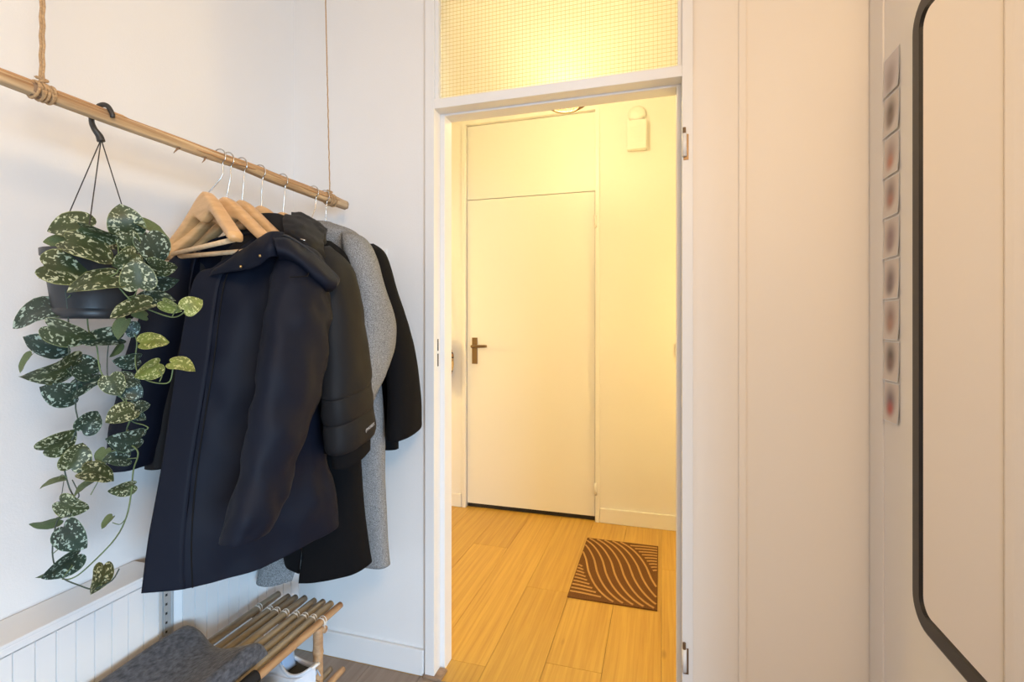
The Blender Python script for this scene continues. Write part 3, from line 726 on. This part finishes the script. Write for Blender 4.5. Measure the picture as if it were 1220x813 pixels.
rows = loft([[D(347, 254, 1.40), D(362, 257, 1.41), D(378, 265, 1.41), D(389, 275, 1.40)], [D(352, 259, 1.34), D(364, 266, 1.33), D(377, 276, 1.33), D(388, 282, 1.35)], [D(358, 268, 1.32), D(368, 276, 1.31), D(378, 286, 1.31), D(388, 296, 1.34)]], 20, 14)
cloth('hood_edge', rows, M['black'], hq, .006, (25, 25, 30), 4.0, .008)
o = obj('zip_pull', tb([D(358, 285, 1.215), D(364, 287, 1.215)], .002, 8), M['chrome'], hq, True)
# printed wordmark on the cuff
cu = bpy.data.curves.new('wordmark', 'FONT'); cu.body = '(PMOREX'; cu.size = .0105; cu.shear = .25; cu.extrude = .0002
to = bpy.data.objects.new('wordmark_tmp', cu); C.objects.link(to)
bpy.context.view_layer.update()
me = bpy.data.meshes.new_from_object(to.evaluated_get(bpy.context.evaluated_depsgraph_get())); bpy.data.objects.remove(to)
me.materials.clear()
lp = obj('wordmark', me, M['logo'], None); lp.parent = qs
A0 = Vector((-.7225, 1.125, .921)); ux = Vector((-.035, .97, .24)).normalized(); nn = Vector((1, .04, .05)).normalized(); uz = nn.cross(ux).normalized()
lpw = Matrix((( ux.x, uz.x, nn.x, A0.x), (ux.y, uz.y, nn.y, A0.y), (ux.z, uz.z, nn.z, A0.z), (0, 0, 0, 1)))
lp.matrix_parent_inverse = Matrix.Identity(4); lp.location = A0; lp.rotation_euler = lpw.to_euler()

# --- long black coat
lb = thing('black_coat', 'long plain black coat between quilted jacket and grey coat', 'coat', (-1.0, 1.25, .46), group='coats on the branch')
cloth('body', loft([ring(-1.09, -.97, 1.15, 1.205, 1.487), ring(-1.13, -.92, 1.145, 1.21, 1.455, .03), ring(-1.18, -.875, 1.14, 1.21, 1.415, .035), ring(-1.17, -.865, 1.16, 1.23, 1.25), ring(-1.15, -.84, 1.20, 1.29, .95), ring(-1.12, -.835, 1.205, 1.33, .66),
                    [(-.985, 1.195, .462), (-.93, 1.205, .468), (-.87, 1.25, .472), (-.845, 1.29, .476), (-.84, 1.34, .478), (-.88, 1.355, .48), (-.97, 1.345, .485), (-1.04, 1.335, .49), (-1.08, 1.32, .49), (-1.09, 1.29, .488), (-1.08, 1.25, .485), (-1.05, 1.225, .48), (-1.0, 1.215, .478)]], 70, 70), M['blackwool'], lb, .005, (10, 10, 3), 5.5)
sleeve('sleeve', [(-.875, 1.165, 1.42, .02, .014), (-.84, 1.158, 1.375, .036, .028), (-.822, 1.172, 1.28, .046, .032), (-.818, 1.178, 1.17, .05, .032), (-.83, 1.17, 1.0, .05, .03), (-.835, 1.17, .86, .05, .028)], M['blackwool'], lb, .004, 3.3)
sleeve('sleeve', [(-1.17, 1.20, 1.41, .02, .014), (-1.2, 1.20, 1.3, .05, .03), (-1.21, 1.19, 1.1, .05, .03), (-1.21, 1.18, .88, .045, .03)], M['blackwool'], lb, .004, 8.3)

# --- grey wool coat
gw = thing('grey_wool_coat', 'long heather grey wool coat with slanted pocket', 'coat', (-1.0, 1.36, .43), group='coats on the branch')
cloth('body', loft([ring(-1.12, -.955, 1.265, 1.32, 1.503), ring(-1.2, -.835, 1.235, 1.335, 1.468, .035), ring(-1.2, -.84, 1.27, 1.36, 1.25), ring(-1.2, -.832, 1.33, 1.42, .95), ring(-1.2, -.828, 1.34, 1.425, .70),
                    [(-1.03, 1.36, .437), (-.93, 1.37, .437), (-.86, 1.375, .437), (-.825, 1.39, .437), (-.828, 1.425, .437), (-.9, 1.432, .437), (-1.0, 1.425, .432), (-1.1, 1.40, .427), (-1.17, 1.33, .42), (-1.185, 1.27, .415), (-1.165, 1.235, .412), (-1.12, 1.235, .412), (-1.07, 1.27, .42)]], 70, 80), M['grey'], gw, .004, (10, 10, 3), 6.5)
sleeve('sleeve', [(-.86, 1.255, 1.456, .02, .014), (-.822, 1.235, 1.425, .042, .028), (-.79, 1.238, 1.32, .056, .04), (-.785, 1.272, 1.18, .077, .042), (-.79, 1.255, 1.08, .075, .04), (-.802, 1.195, .985, .058, .034), (-.81, 1.165, .945, .045, .03)], M['grey'], gw, .005, 5.1)
p0, p1, p2, p3 = atX(437, 484, -.820), atX(448, 462, -.820), atX(451, 466, -.820), atX(440, 487, -.820)
cloth('pocket_welt', loft([[p0, p1], [p3, p2]], 8, 4), M['grey'], gw, 0, t=.004)
sleeve('sleeve', [(-1.17, 1.29, 1.43, .02, .014), (-1.2, 1.29, 1.3, .055, .03), (-1.22, 1.27, 1.1, .06, .03), (-1.22, 1.25, .85, .05, .03)], M['grey'], gw, .004, 2.3)

# --- last black coat
lc = thing('black_jacket', 'short black coat hanging last, nearest the doorway', 'coat', (-1.0, 1.45, .8), group='coats on the branch')
cloth('body', loft([ring(-1.1, -.95, 1.36, 1.40, 1.46), ring(-1.2, -.84, 1.35, 1.42, 1.425, .03), ring(-1.2, -.83, 1.37, 1.45, 1.25), ring(-1.2, -.83, 1.43, 1.49, .98), ring(-1.2, -.825, 1.43, 1.495, .79)], 60, 50), M['blackwool'], lc, .003, (10, 10, 4), 7.5)
sleeve('sleeve', [(-.855, 1.345, 1.44, .018, .012), (-.825, 1.335, 1.405, .04, .025), (-.80, 1.345, 1.30, .045, .03), (-.785, 1.405, 1.13, .062, .034), (-.78, 1.432, .97, .076, .036), (-.78, 1.432, .87, .084, .037), (-.78, 1.432, .852, .082, .034)], M['blackwool'], lc, .002, 6.1, tilt=.12)
sleeve('sleeve', [(-1.17, 1.38, 1.43, .02, .014), (-1.2, 1.4, 1.3, .05, .03), (-1.22, 1.42, 1.1, .055, .03), (-1.22, 1.43, .87, .05, .03)], M['blackwool'], lc, .003, 1.3)

# ------------------------------------------------------------------ hanging plant
PC = atX(112, 340, XS); pcx, pcy = PC.x, PC.y
pt = thing('hanging_plant', 'trailing silver-spotted green plant in a dark grey hanging pot', 'plant', (pcx, pcy, 1.208))
bm = bmesh.new()
lathe(bm, [(.0, .0), (.058, .0), (.061, .004), (.0625, .016), (.060, .018), (.0605, .02), (.0725, .114), (.0765, .114), (.0772, .126), (.0745, .126), (.0725, .118), (.066, .10), (.0, .10)], (pcx, pcy, 1.208), 48)
bmesh.ops.remove_doubles(bm, verts=bm.verts, dist=1e-5)
pot = obj('pot', bm, M['pot'], pt, True)
bm = bmesh.new(); lathe(bm, [(.069, .108), (.05, .115), (.0, .118)], (pcx, pcy, 1.208), 32); obj('soil', bm, M['soil'], pt, True)
J = D(120.5, 166, .965)
for ang in (200, 318, 80):
    a = math.radians(ang); e = Vector((pcx+.0765*math.cos(a), pcy+.0765*math.sin(a), 1.33))
    obj('wire', tb([J, e], .0011, 6), M['plastic'], pt)
yh = stick_y(122)
obj('hook', tb([J+Vector((0, 0, -.004)), J+Vector((-.002, -.002, .006)), (XS-.004, yh-.012, ZS-.030), (XS-.017, yh-.008, ZS-.012), (XS-.018, yh-.004, ZS+.006), (XS-.006, yh, ZS+.019), (XS+.008, yh+.003, ZS+.018), (XS+.0165, yh+.006, ZS+.004), (XS+.017, yh+.007, ZS-.004)], [.0068, .0062, .005, .0048, .0046, .0046, .0046, .0045, .004], 10, 40), M['plastic'], pt, True)

HALF = [(0, .02), (.10, -.07), (.24, -.10), (.38, -.03), (.47, .11), (.49, .28), (.45, .49), (.355, .70), (.205, .87), (.055, .968), (0, 1.0)]
hp = cr(HALF, 15)
def leaf_mesh(fold, bend, wob, seed):
    bm = bmesh.new(); uvl = bm.loops.layers.uv.new('UVMap')
    out = [(x, y) for x, y in hp]+[(-x, y) for x, y in hp[-2:0:-1]]
    K = 4; rings = []
    for k in range(K+1):
        f = (k/K)**.8 if k else 0
        row = []
        for (x, y) in out:
            sy = min(max(y, .06), .95)
            xx = x*f; yy = sy+(y-sy)*f
            z = fold*abs(xx)+bend*((yy-.45)**2)*-1+wob*noise.noise(Vector((xx*3+seed, yy*3, seed)))-.10*(abs(xx)**2)
            v = bm.verts.new((xx, yy-.45, z)); row.append((v, k/K))
        rings.append(row)
    n = len(out)
    for k in range(K):
        for j in range(n):
            q = (rings[k][j], rings[k][(j+1) % n], rings[k+1][(j+1) % n], rings[k+1][j])
            try: f = bm.faces.new([a[0] for a in q])
            except ValueError: continue
            for lo, a in zip(f.loops, q): lo[uvl].uv = (a[1], 0)
    bmesh.ops.remove_doubles(bm, verts=bm.verts, dist=1e-4)
    bm.normal_update()
    me = bpy.data.meshes.new('leaf'); bm.to_mesh(me); bm.free()
    for p in me.polygons: p.use_smooth = True
    return me
LEAVES = [  # px, py, length px, width px, tip direction deg, material, depth
 (87,270,46,30,188,0,.90),(108,296,54,30,-25,0,.875),(119,279,42,20,-12,0,.89),(149,263,38,36,108,0,.93),(83,323,54,38,-12,0,.872),
 (114,335,56,22,188,0,.862),(181,275,40,10,-18,3,.97),(185,297,40,32,-62,1,.93),(155,290,28,22,-75,0,.91),(151,310,30,24,205,0,.885),
 (164,328,37,33,98,0,.882),(193,320,30,20,-10,0,.93),(193,337,34,18,-5,1,.95),(186,355,38,17,4,1,.93),(158,369,46,19,206,0,.875),
 (167,375,16,11,180,3,.94),(144,391,27,14,-112,3,.90),(157,391,19,18,40,1,.92),(204,365,24,15,-38,2,.90),(229,363,24,21,32,2,.90),
 (183,407,30,18,8,2,.90),(152,431,27,18,178,1,.92),(177,441,30,20,205,2,.90),(218,434,29,16,-22,2,.88),(136,459,28,24,-62,0,.90),
 (153,453,24,19,0,1,.93),(157,466,25,22,-30,1,.94),(47,370,58,25,197,1,.90),(82,398,50,28,-18,0,.88),(56,411,44,28,172,1,.90),
 (31,432,26,7,226,3,.90),(66,444,56,25,189,0,.875),(95,436,36,27,148,1,.91),(103,457,38,19,22,1,.92),(122,405,42,22,188,1,.915),
 (71,470,38,29,168,1,.90),(107,503,28,24,48,1,.91),(71,528,37,26,38,0,.895),(91,545,33,29,66,0,.91),(121,545,22,13,-112,3,.93),
 (144,494,31,23,208,0,.90),(165,485,23,17,20,1,.94),(165,497,16,11,-20,1,.95),(150,526,36,25,176,1,.905),(140,546,26,20,190,1,.93),
 (117,564,36,22,-18,0,.90),(146,582,27,15,194,0,.91),(85,605,33,22,-22,0,.90),(55,624,29,10,196,3,.90),(85,641,39,29,-38,1,.90),
 (75,674,40,22,214,1,.90),(121,690,34,19,-101,0,.92),(101,580,30,7,213,3,.90),(63,574,24,6,193,3,.90),(128,622,17,8,226,3,.92),
 (58,683,22,6,202,3,.90),(54,320,26,7,250,3,.90),(72,289,28,18,178,3,.915),(138,417,20,7,226,3,.92),
 (132,300,30,22,150,0,.99),(95,285,34,24,60,1,1.0),(160,285,30,24,30,1,1.0),(176,312,26,20,-60,1,.99),(74,305,26,20,215,1,.97)]
lms = [leaf_mesh(.20, .30, .04, 1.0), leaf_mesh(.14, .45, .05, 5.0), leaf_mesh(.28, .15, .05, 9.0), leaf_mesh(.10, .6, .06, 13.0)]
rnd = random.Random(21)
camp = Vector((0, 0, H))
leafcache = {}
for i, (px, py, L, W, ang, mi, zc) in enumerate(LEAVES):
    c = D(px, py, zc); view = (camp-c).normalized()
    right = Vector((cs, sn, 0)); up = Vector((0, 0, 1))
    a = math.radians(ang)
    tip = (right*math.cos(a)+up*math.sin(a)); tip = (tip-view*tip.dot(view)).normalized()
    side = tip.cross(view).normalized()
    l = L*zc/F; ratio = min(1.0, (W/L)/.92)
    width_true = l if ratio > .62 else l*.92
    rt = ratio*l/width_true if W/L < .88 else 1.0
    rt = min(1.0, max(.18, rt))
    th = math.acos(rt)*(1 if rnd.random() < .5 else -1)
    nrm = (view*math.cos(th)+side*math.sin(th)).normalized()
    # most leaves look slightly upward
    sd = tip.cross(nrm).normalized()
    pitch = rnd.uniform(-.25, .25); tip2 = (tip*math.cos(pitch)+nrm*math.sin(pitch)).normalized(); nrm2 = sd.cross(tip2).normalized()
    key = (i % 4, mi)
    if key not in leafcache:
        me = lms[i % 4].copy(); me.materials.append(LM[mi]); leafcache[key] = me
    o = bpy.data.objects.new('leaf', leafcache[key]); C.objects.link(o)
    R3 = Matrix((sd, tip2, nrm2)).transposed()
    o.parent = pt
    o.matrix_local = Matrix.Translation(c-pt.location) @ R3.to_4x4() @ Matrix.Diagonal((width_true*1.02, l/math.cos(pitch)*.95, l, 1))
VINES = [
 ([(104,378,.93),(106,395,.925),(115,412,.92),(118,436,.915),(124,450,.915),(140,468,.915),(150,482,.92),(156,496,.925),(151,512,.925),(152,526,.92),(163,536,.915),(164,545,.915),(159,560,.92),(156,590,.92),(150,618,.92),(135,645,.92),(100,680,.915),(84,690,.91),(74,690,.905)], .0013, 0),
 ([(78,345,.89),(81,375,.895),(82,398,.895),(83,430,.89),(92,458,.91),(90,485,.91),(93,503,.91),(88,520,.91),(76,540,.91),(76,556,.91),(82,580,.91),(88,598,.91),(70,617,.905),(64,640,.905),(63,665,.905),(72,687,.905),(95,698,.91),(112,702,.915),(133,692,.92),(142,678,.925)], .0013, 1),
 ([(138,338,.875),(150,352,.88),(160,361,.89),(182,371,.895),(204,378,.90),(216,375,.90),(223,366,.905)], .0012, 0),
 ([(157,391,.925),(163,407,.92),(161,428,.92),(164,444,.91),(174,453,.90),(190,457,.89),(202,455,.885),(206,440,.885)], .0011, 0),
 ([(130,405,.925),(128,425,.925),(128,447,.92),(132,455,.915)], .0010, 1),
 ([(107,440,.915),(118,438,.915)], .001, 1), ([(108,452,.92),(116,447,.918),(118,436,.915)], .001, 1),
 ([(131,330,.88),(141,322,.89),(141,300,.90),(140,283,.92)], .0012, 0),
 ([(163,345,.885),(160,352,.888),(152,354,.888)], .001, 0),
 ([(205,378,.90),(208,372,.90),(212,368,.90)], .001, 0), ([(190,455,.89),(193,447,.895),(190,441,.90)], .001, 0),
 ([(84,352,.89),(76,360,.895)], .001, 0), ([(60,322,.905),(55,312,.90),(60,308,.90),(75,310,.89)], .0012, 1),
 ([(150,475,.91),(155,500,.93),(172,507,.93),(176,511,.93),(164,517,.925)], .001, 0), ([(153,512,.92),(150,518,.92)], .001, 0),
 ([(128,540,.93),(140,536,.92),(147,534,.915)], .001, 0), ([(152,547,.93),(163,546,.918)], .001, 0),
 ([(158,580,.92),(156,584,.92)], .001, 0), ([(134,623,.92),(143,625,.92),(150,618,.92)], .0008, 0),
 ([(68,617,.905),(80,616,.9),(85,612,.9)], .001, 1), ([(88,598,.91),(94,592,.91),(92,584,.91),(86,572,.905)], .0009, 1), ([(80,570,.91),(74,566,.905),(70,571,.9)], .0008, 0),
 ([(63,660,.905),(69,655,.9)], .0008, 0), ([(74,689,.905),(82,680,.9),(86,674,.9)], .0009, 0), ([(68,682,.902),(72,687,.905)], .0012, 0),
 ([(112,702,.915),(122,696,.92)], .0008, 0), ([(108,590,.9),(118,572,.9)], .0007, 0), ([(76,574,.908),(72,600,.91)], .0007, 1)]
for pts, r, k in VINES:
    p3 = [D(*q) for q in pts]
    obj('vine', tb(p3, r, 6, max(6, len(p3)*4)), M['vinedark'] if k else M['vine'], pt, True)

# ------------------------------------------------------------------ switch on the back wall
sw = thing('light_switch', 'white light switch plate half hidden behind the last coat', 'light switch', (-.955, YB, 1.42))
obj('plate', bx(-.999, -.917, YB-.009, YB-.0005, 1.376, 1.458, bev=.003), M['switch'], sw)
obj('rocker', bx(-.988, -.928, YB-.013, YB-.009, 1.387, 1.447, bev=.002), M['switch'], sw)

# ------------------------------------------------------------------ mirror on the right wall
def rrect(y0, y1, z0, z1, r, n=8):
    P = []
    for cy, cz, a0 in ((y1-r, z1-r, 0), (y0+r, z1-r, 90), (y0+r, z0+r, 180), (y1-r, z0+r, 270)):
        for k in range(n+1):
            a = math.radians(a0+90*k/n); P.append((cy+r*math.cos(a), cz+r*math.sin(a)))
    return P
MY0, MY1, MZ0, MZ1 = .895, 1.304, .556, 1.888
mr = thing('wall_mirror', 'tall mirror with rounded black metal frame on the right wall', 'mirror', (XR, 1.12, MZ0))
outer = rrect(MY0, MY1, MZ0, MZ1, .062); inner = rrect(MY0+.033, MY1-.033, MZ0+.033, MZ1-.033, .034)
lip = rrect(MY0+.005, MY1-.005, MZ0+.005, MZ1-.005, .058)
XM = XR-.012
rows = [[(XR-.001, y, z) for y, z in outer], [(XM+.002, y, z) for y, z in outer], [(XM, y, z) for y, z in lip], [(XM, y, z) for y, z in inner], [(XM+.005, y, z) for y, z in inner]]
fr = obj('frame', grid_mesh(rows, True), M['frameblk'], mr)
bm = bmesh.new(); vs = [bm.verts.new((XM+.004, y, z)) for y, z in inner]; mf = bm.faces.new(vs); bm.normal_update()
if mf.normal.x > 0: bmesh.ops.reverse_faces(bm, faces=bm.faces)
obj('mirror_glass', bm, M['mirror'], mr)

# ------------------------------------------------------------------ strip of instant photos
def photo_mat(k, bg, blob, blob2, by):
    m = bpy.data.materials.new('blurred_print'); m.use_nodes = True; nt = m.node_tree; b = nt.nodes['Principled BSDF']
    uv = nt.nodes.new('ShaderNodeUVMap')
    def radial(cx, cy, sx, sy, lo, hi):
        mp = nt.nodes.new('ShaderNodeMapping'); mp.vector_type = 'TEXTURE'
        mp.inputs['Location'].default_value = (cx, cy, 0); mp.inputs['Scale'].default_value = (sx, sy, 1)
        nt.links.new(uv.outputs[0], mp.inputs[0])
        ln = nt.nodes.new('ShaderNodeVectorMath'); ln.operation = 'LENGTH'; nt.links.new(mp.outputs[0], ln.inputs[0])
        r = nt.nodes.new('ShaderNodeMapRange'); r.interpolation_type = 'SMOOTHSTEP'; r.inputs[1].default_value = lo; r.inputs[2].default_value = hi; r.inputs[3].default_value = 1; r.inputs[4].default_value = 0
        nt.links.new(ln.outputs['Value'], r.inputs[0]); return r.outputs[0]
    f1 = radial(.45, by, .55, .55, .0, 1.0); f2 = radial(.45, by-.22, .38, .32, 0, 1.0)
    m1 = nt.nodes.new('ShaderNodeMix'); m1.data_type = 'RGBA'; nt.links.new(f1, m1.inputs[0]); m1.inputs[6].default_value = (*bg, 1); m1.inputs[7].default_value = (*blob, 1)
    m2 = nt.nodes.new('ShaderNodeMix'); m2.data_type = 'RGBA'; nt.links.new(f2, m2.inputs[0]); nt.links.new(m1.outputs[2], m2.inputs[6]); m2.inputs[7].default_value = (*blob2, 1)
    nt.links.new(m2.outputs[2], b.inputs['Base Color']); b.inputs['Roughness'].default_value = .45
    return m
BG = (.66, .58, .52)
PH = [((.62, .56, .55), (.38, .31, .30), (.36, .29, .28), .45, 'top photo of the strip, pale mauve with a greyish blur'),
      (BG, (.12, .085, .065), (.20, .13, .10), .58, 'second photo from the top, with a dark brown centre'),
      (BG, (.36, .25, .22), (.50, .20, .13), .55, 'third photo from the top, with an orange lower centre'),
      (BG, (.26, .18, .16), (.42, .18, .13), .62, 'fourth photo from the top, brown over russet'),
      (BG, (.28, .19, .19), (.30, .20, .19), .55, 'fifth photo from the top, dusky mauve, middle of the strip'),
      (BG, (.20, .145, .145), (.19, .14, .14), .5, 'sixth photo from the top, with a dark grey-mauve blur'),
      (BG, (.30, .19, .16), (.42, .23, .16), .58, 'seventh photo from the top, with a light brown blur'),
      (BG, (.10, .07, .055), (.22, .13, .11), .62, 'eighth photo from the top, with a near-black centre'),
      (BG, (.18, .13, .15), (.46, .07, .06), .55, 'bottom photo of the strip, dark mauve with a red patch')]
for k, (bg, b1, b2, by, lab) in enumerate(PH):
    zt = 1.8535-k*.0998
    t = thing('instant_photo', lab, 'photo', (XR, 1.433, zt-.05), group='instant photos on the right wall')
    def card(y0, y1, z0, z1, x, thick, curl):
        bm = bmesh.new(); uvl = bm.loops.layers.uv.new('UVMap'); n = 8; V = []
        for i in range(n+1):
            f = i/n; z = z1+(z0-z1)*f; xx = XR-x-curl*f**3
            V.append([(bm.verts.new((xx, y0, z)), (1, 1-f)), (bm.verts.new((xx, y1, z)), (0, 1-f))])
        for i in range(n):
            q = [V[i][0], V[i][1], V[i+1][1], V[i+1][0]]; fc = bm.faces.new([a[0] for a in q])
            for lo, a in zip(fc.loops, q): lo[uvl].uv = a[1]
        return bm
    cardm = obj('card', card(1.389, 1.472, zt-.0955, zt, .0015, .0006, .004), M['switch'], t); solid(cardm, .0006)
    im = obj('print', card(1.391, 1.470, zt-.0935, zt-.002, .0022, .0002, .0038), photo_mat(k, bg, b1, b2, by), t)

# ------------------------------------------------------------------ hallway objects
# doormat with wave ridges
MX0, MX1, MYa, MYb = -.395, -.016, 2.178, 2.805
dm = thing('doormat', 'brown doormat with raised wavy lines on the hallway floor', 'doormat', (-.2, 2.49, 0))
obj('base', bx(MX0, MX1, MYa, MYb, .0003, .006, bev=.0015), M['mat'], dm)
def ridge(uvpts):
    p = [(MX0+(MX1-MX0)*u, MYa+(MYb-MYa)*v) for u, v in uvpts]
    if len(p) < 2: return
    bm = bmesh.new(); L = []
    for i, q in enumerate(p):
        a = Vector(p[max(i-1, 0)]); b = Vector(p[min(i+1, len(p)-1)]); d = (b-a).normalized(); nrm = Vector((-d.y, d.x)); w_ = .0052
        L.append([(q[0]+nrm.x*w_*s, q[1]+nrm.y*w_*s, z) for s, z in ((-1, .0055), (-.6, .0088), (.6, .0088), (1, .0055))])
    V = [[bm.verts.new(c) for c in r] for r in L]
    for i in range(len(V)-1):
        for j in range(3): bm.faces.new((V[i][j], V[i][j+1], V[i+1][j+1], V[i+1][j]))
    bmesh.ops.recalc_face_normals(bm, faces=bm.faces)
    obj('ridge', bm, M['ridge'], dm, True)
def wave(d):
    e = abs(d); q = 2.6*e if e < .03 else .078+.52*(1-math.exp(-(e-.03)/.25))
    return math.copysign(q, d)
for k in range(8):
    uk = .114+.111*k; pts = []
    for i in range(140):
        u = .012+.976*i/139; v = .5-wave(u-uk)
        if .015 < v < .985: pts.append((u, v))
    ridge(pts)
def umax(v, uk):
    best = .012
    for i in range(200):
        u = .012+.976*i/199
        if .5-wave(u-uk) > v: best = u
    return best
for k in range(9):
    v = .94-.05*k; u0 = umax(v, .114+.111*7)+.06
    if u0 < .95: ridge([(u0+(.988-u0)*i/6, v+.015*math.sin(i/6*2.0)) for i in range(7)])
    v = .06+.05*k; u1 = umax(v, .114)-.06
    if u1 > .05: ridge([(.012+(u1-.012)*i/6, v+.015*math.cos(i/6*2.0)) for i in range(7)])

# doorbell chime on the far hallway wall
cb = thing('door_chime', 'white door chime box with round dome on the hallway wall', 'door chime', (-.132, YH, 2.23))
cx0 = atY(747.5, 160, YH).x; cx1 = atY(770.5, 160, YH).x
obj('housing', bx(cx0, cx1, YH-.045, YH-.0005, 2.215, 2.385, bev=.006), M['switch'], cb)
bm = bmesh.new(); xm = (cx0+cx1)/2
for (r, y) in ((.048, 0),):
    pr = [(.05, -.0005), (.05, -.022), (.045, -.032), (.03, -.04), (.0, -.043)]
    rg = [[bm.verts.new((xm+r*math.cos(2*PI*j/28), YH+y, 2.425+r*math.sin(2*PI*j/28))) for j in range(28)] for r, y in pr]
    for i in range(len(rg)-1):
        for j in range(28): bm.faces.new((rg[i][j], rg[i][(j+1) % 28], rg[i+1][(j+1) % 28], rg[i+1][j]))
obj('dome', bm, M['switch'], cb, True)
for k in range(5):
    zz = 2.255+k*.022; obj('grille_slot', bx(cx0+.02, cx1-.02, YH-.0462, YH-.0448, zz, zz+.005), M['switch'], cb)
hs = thing('hall_switch', 'small white switch at the right edge of the doorway view', 'light switch', (.1, YH, 1.05))
hx = atY(804.5, 430, YH).x
obj('plate', bx(hx, hx+.08, YH-.01, YH-.0005, 1.0, 1.08, bev=.002), M['switch'], hs)
obj('rocker', bx(hx+.012, hx+.068, YH-.015, YH-.0095, 1.012, 1.068, bev=.002), M['switch'], hs)

# leopard print bag hanging on the far wall, mostly hidden by the jamb
def leopard():
    m = bpy.data.materials.new('leopard_print'); m.use_nodes = True; nt = m.node_tree; b = nt.nodes['Principled BSDF']
    tc = nt.nodes.new('ShaderNodeTexCoord'); vo = nt.nodes.new('ShaderNodeTexVoronoi'); vo.inputs['Scale'].default_value = 26
    nt.links.new(tc.outputs['Object'], vo.inputs['Vector'])
    r = nt.nodes.new('ShaderNodeValToRGB'); e = r.color_ramp.elements; e[0].position = .0; e[0].color = (.40, .19, .06, 1); e[1].position = .62; e[1].color = (.62, .42, .18, 1)
    x = e.new(.28); x.color = (.42, .2, .07, 1); x = e.new(.34); x.color = (.02, .012, .008, 1); x = e.new(.52); x.color = (.02, .012, .008, 1)
    nt.links.new(vo.outputs['Distance'], r.inputs[0]); nt.links.new(r.outputs[0], b.inputs['Base Color']); b.inputs['Roughness'].default_value = .8
    return m
bg = thing('leopard_bag', 'leopard print cloth bag hanging just behind the left door jamb', 'bag', (-1.40, 2.98, .8))
ctr = atY(536, 435, 2.98)
rows = []
for z, a, b in ((.79, .03, .012), (.80, .075, .035), (.86, .105, .05), (.93, .118, .052), (1.0, .112, .045), (1.05, .095, .035), (1.085, .06, .02), (1.10, .03, .01)):
    rows.append([(ctr.x-.10+a*math.cos(q), 3.0+b*math.sin(q), z+.005*math.sin(q*3)) for q in [2*PI*k/20 for k in range(21)]])
bmx = grid_mesh(loft(rows, 30, 26)); wrinkle(bmx, .008, 22, 22, 16, 3.); bmesh.ops.holes_fill(bmx, edges=bmx.edges)
obj('body', bmx, leopard(), bg, True)
obj('strap', tb([(ctr.x-.15, 3.0, 1.09), (ctr.x-.125, 3.015, 1.4), (ctr.x-.10, 3.03, 1.58), (ctr.x-.075, 3.015, 1.4), (ctr.x-.05, 3.0, 1.09)], .006, 8, 30), M['darkfabric'], bg, True)
hk = obj('wall_hook', tb([(ctr.x-.1, YH-.001, 1.585), (ctr.x-.1, 3.03, 1.572), (ctr.x-.1, 3.005, 1.58), (ctr.x-.1, 2.995, 1.60)], .005, 8, 12), M['bronze'], None, True); tag(hk, 'bronze wall hook above the leopard print bag', 'hook')

# rattan pendant lamp in the hallway
LC = Vector((-.435, 2.36, 2.225))
lm = thing('pendant_lamp', 'small rattan pendant lamp glowing in the hallway', 'lamp', (LC.x, LC.y, 2.225))
prof = cr([(.066, .0), (.105, .022), (.135, .06), (.140, .105), (.115, .155), (.06, .19), (.03, .20)], 26)
for k in range(40):
    a = 2*PI*k/40
    obj('rattan_slat', tb([(LC.x+r*math.cos(a+.004*i), LC.y+r*math.sin(a+.004*i), LC.z+zz) for i, (r, zz) in enumerate(prof)], .0028, 5), M['rattan'], lm, True)
for (r, zz, q) in ((.066, 0, .005), (.138, .075, .004), (.12, .148, .004), (.03, .2, .005)):
    obj('hoop', tb([(LC.x+r*math.cos(2*PI*j/40), LC.y+r*math.sin(2*PI*j/40), LC.z+zz) for j in range(41)], q, 8), M['rattan'], lm, True)
bm = bmesh.new(); bmesh.ops.create_uvsphere(bm, u_segments=24, v_segments=14, radius=.042, matrix=Matrix.Translation((LC.x, LC.y, LC.z+.075)))
obj('bulb', bm, M['bulb'], lm, True)
obj('socket', tb([(LC.x, LC.y, LC.z+.115), (LC.x, LC.y, LC.z+.185)], .018, 14), M['plastic'], lm, True)
obj('cord', tb([(LC.x, LC.y, LC.z+.185), (LC.x, LC.y, ZC)], .003, 8), M['plastic'], lm, True)
# unseen warm fill lights added at both hallway ends to brighten its lower parts
for nm, lx, ly in (('hall_fill_left', -2.05, 2.4), ('hall_fill_right', .78, 2.45)):
    l2 = bpy.data.lights.new(nm, 'POINT'); l2.energy = 18 if lx < 0 else 20; l2.color = (1.0, .68, .22); l2.shadow_soft_size = .12
    o2 = bpy.data.objects.new(nm, l2); C.objects.link(o2); o2.location = (lx, ly, 1.25)
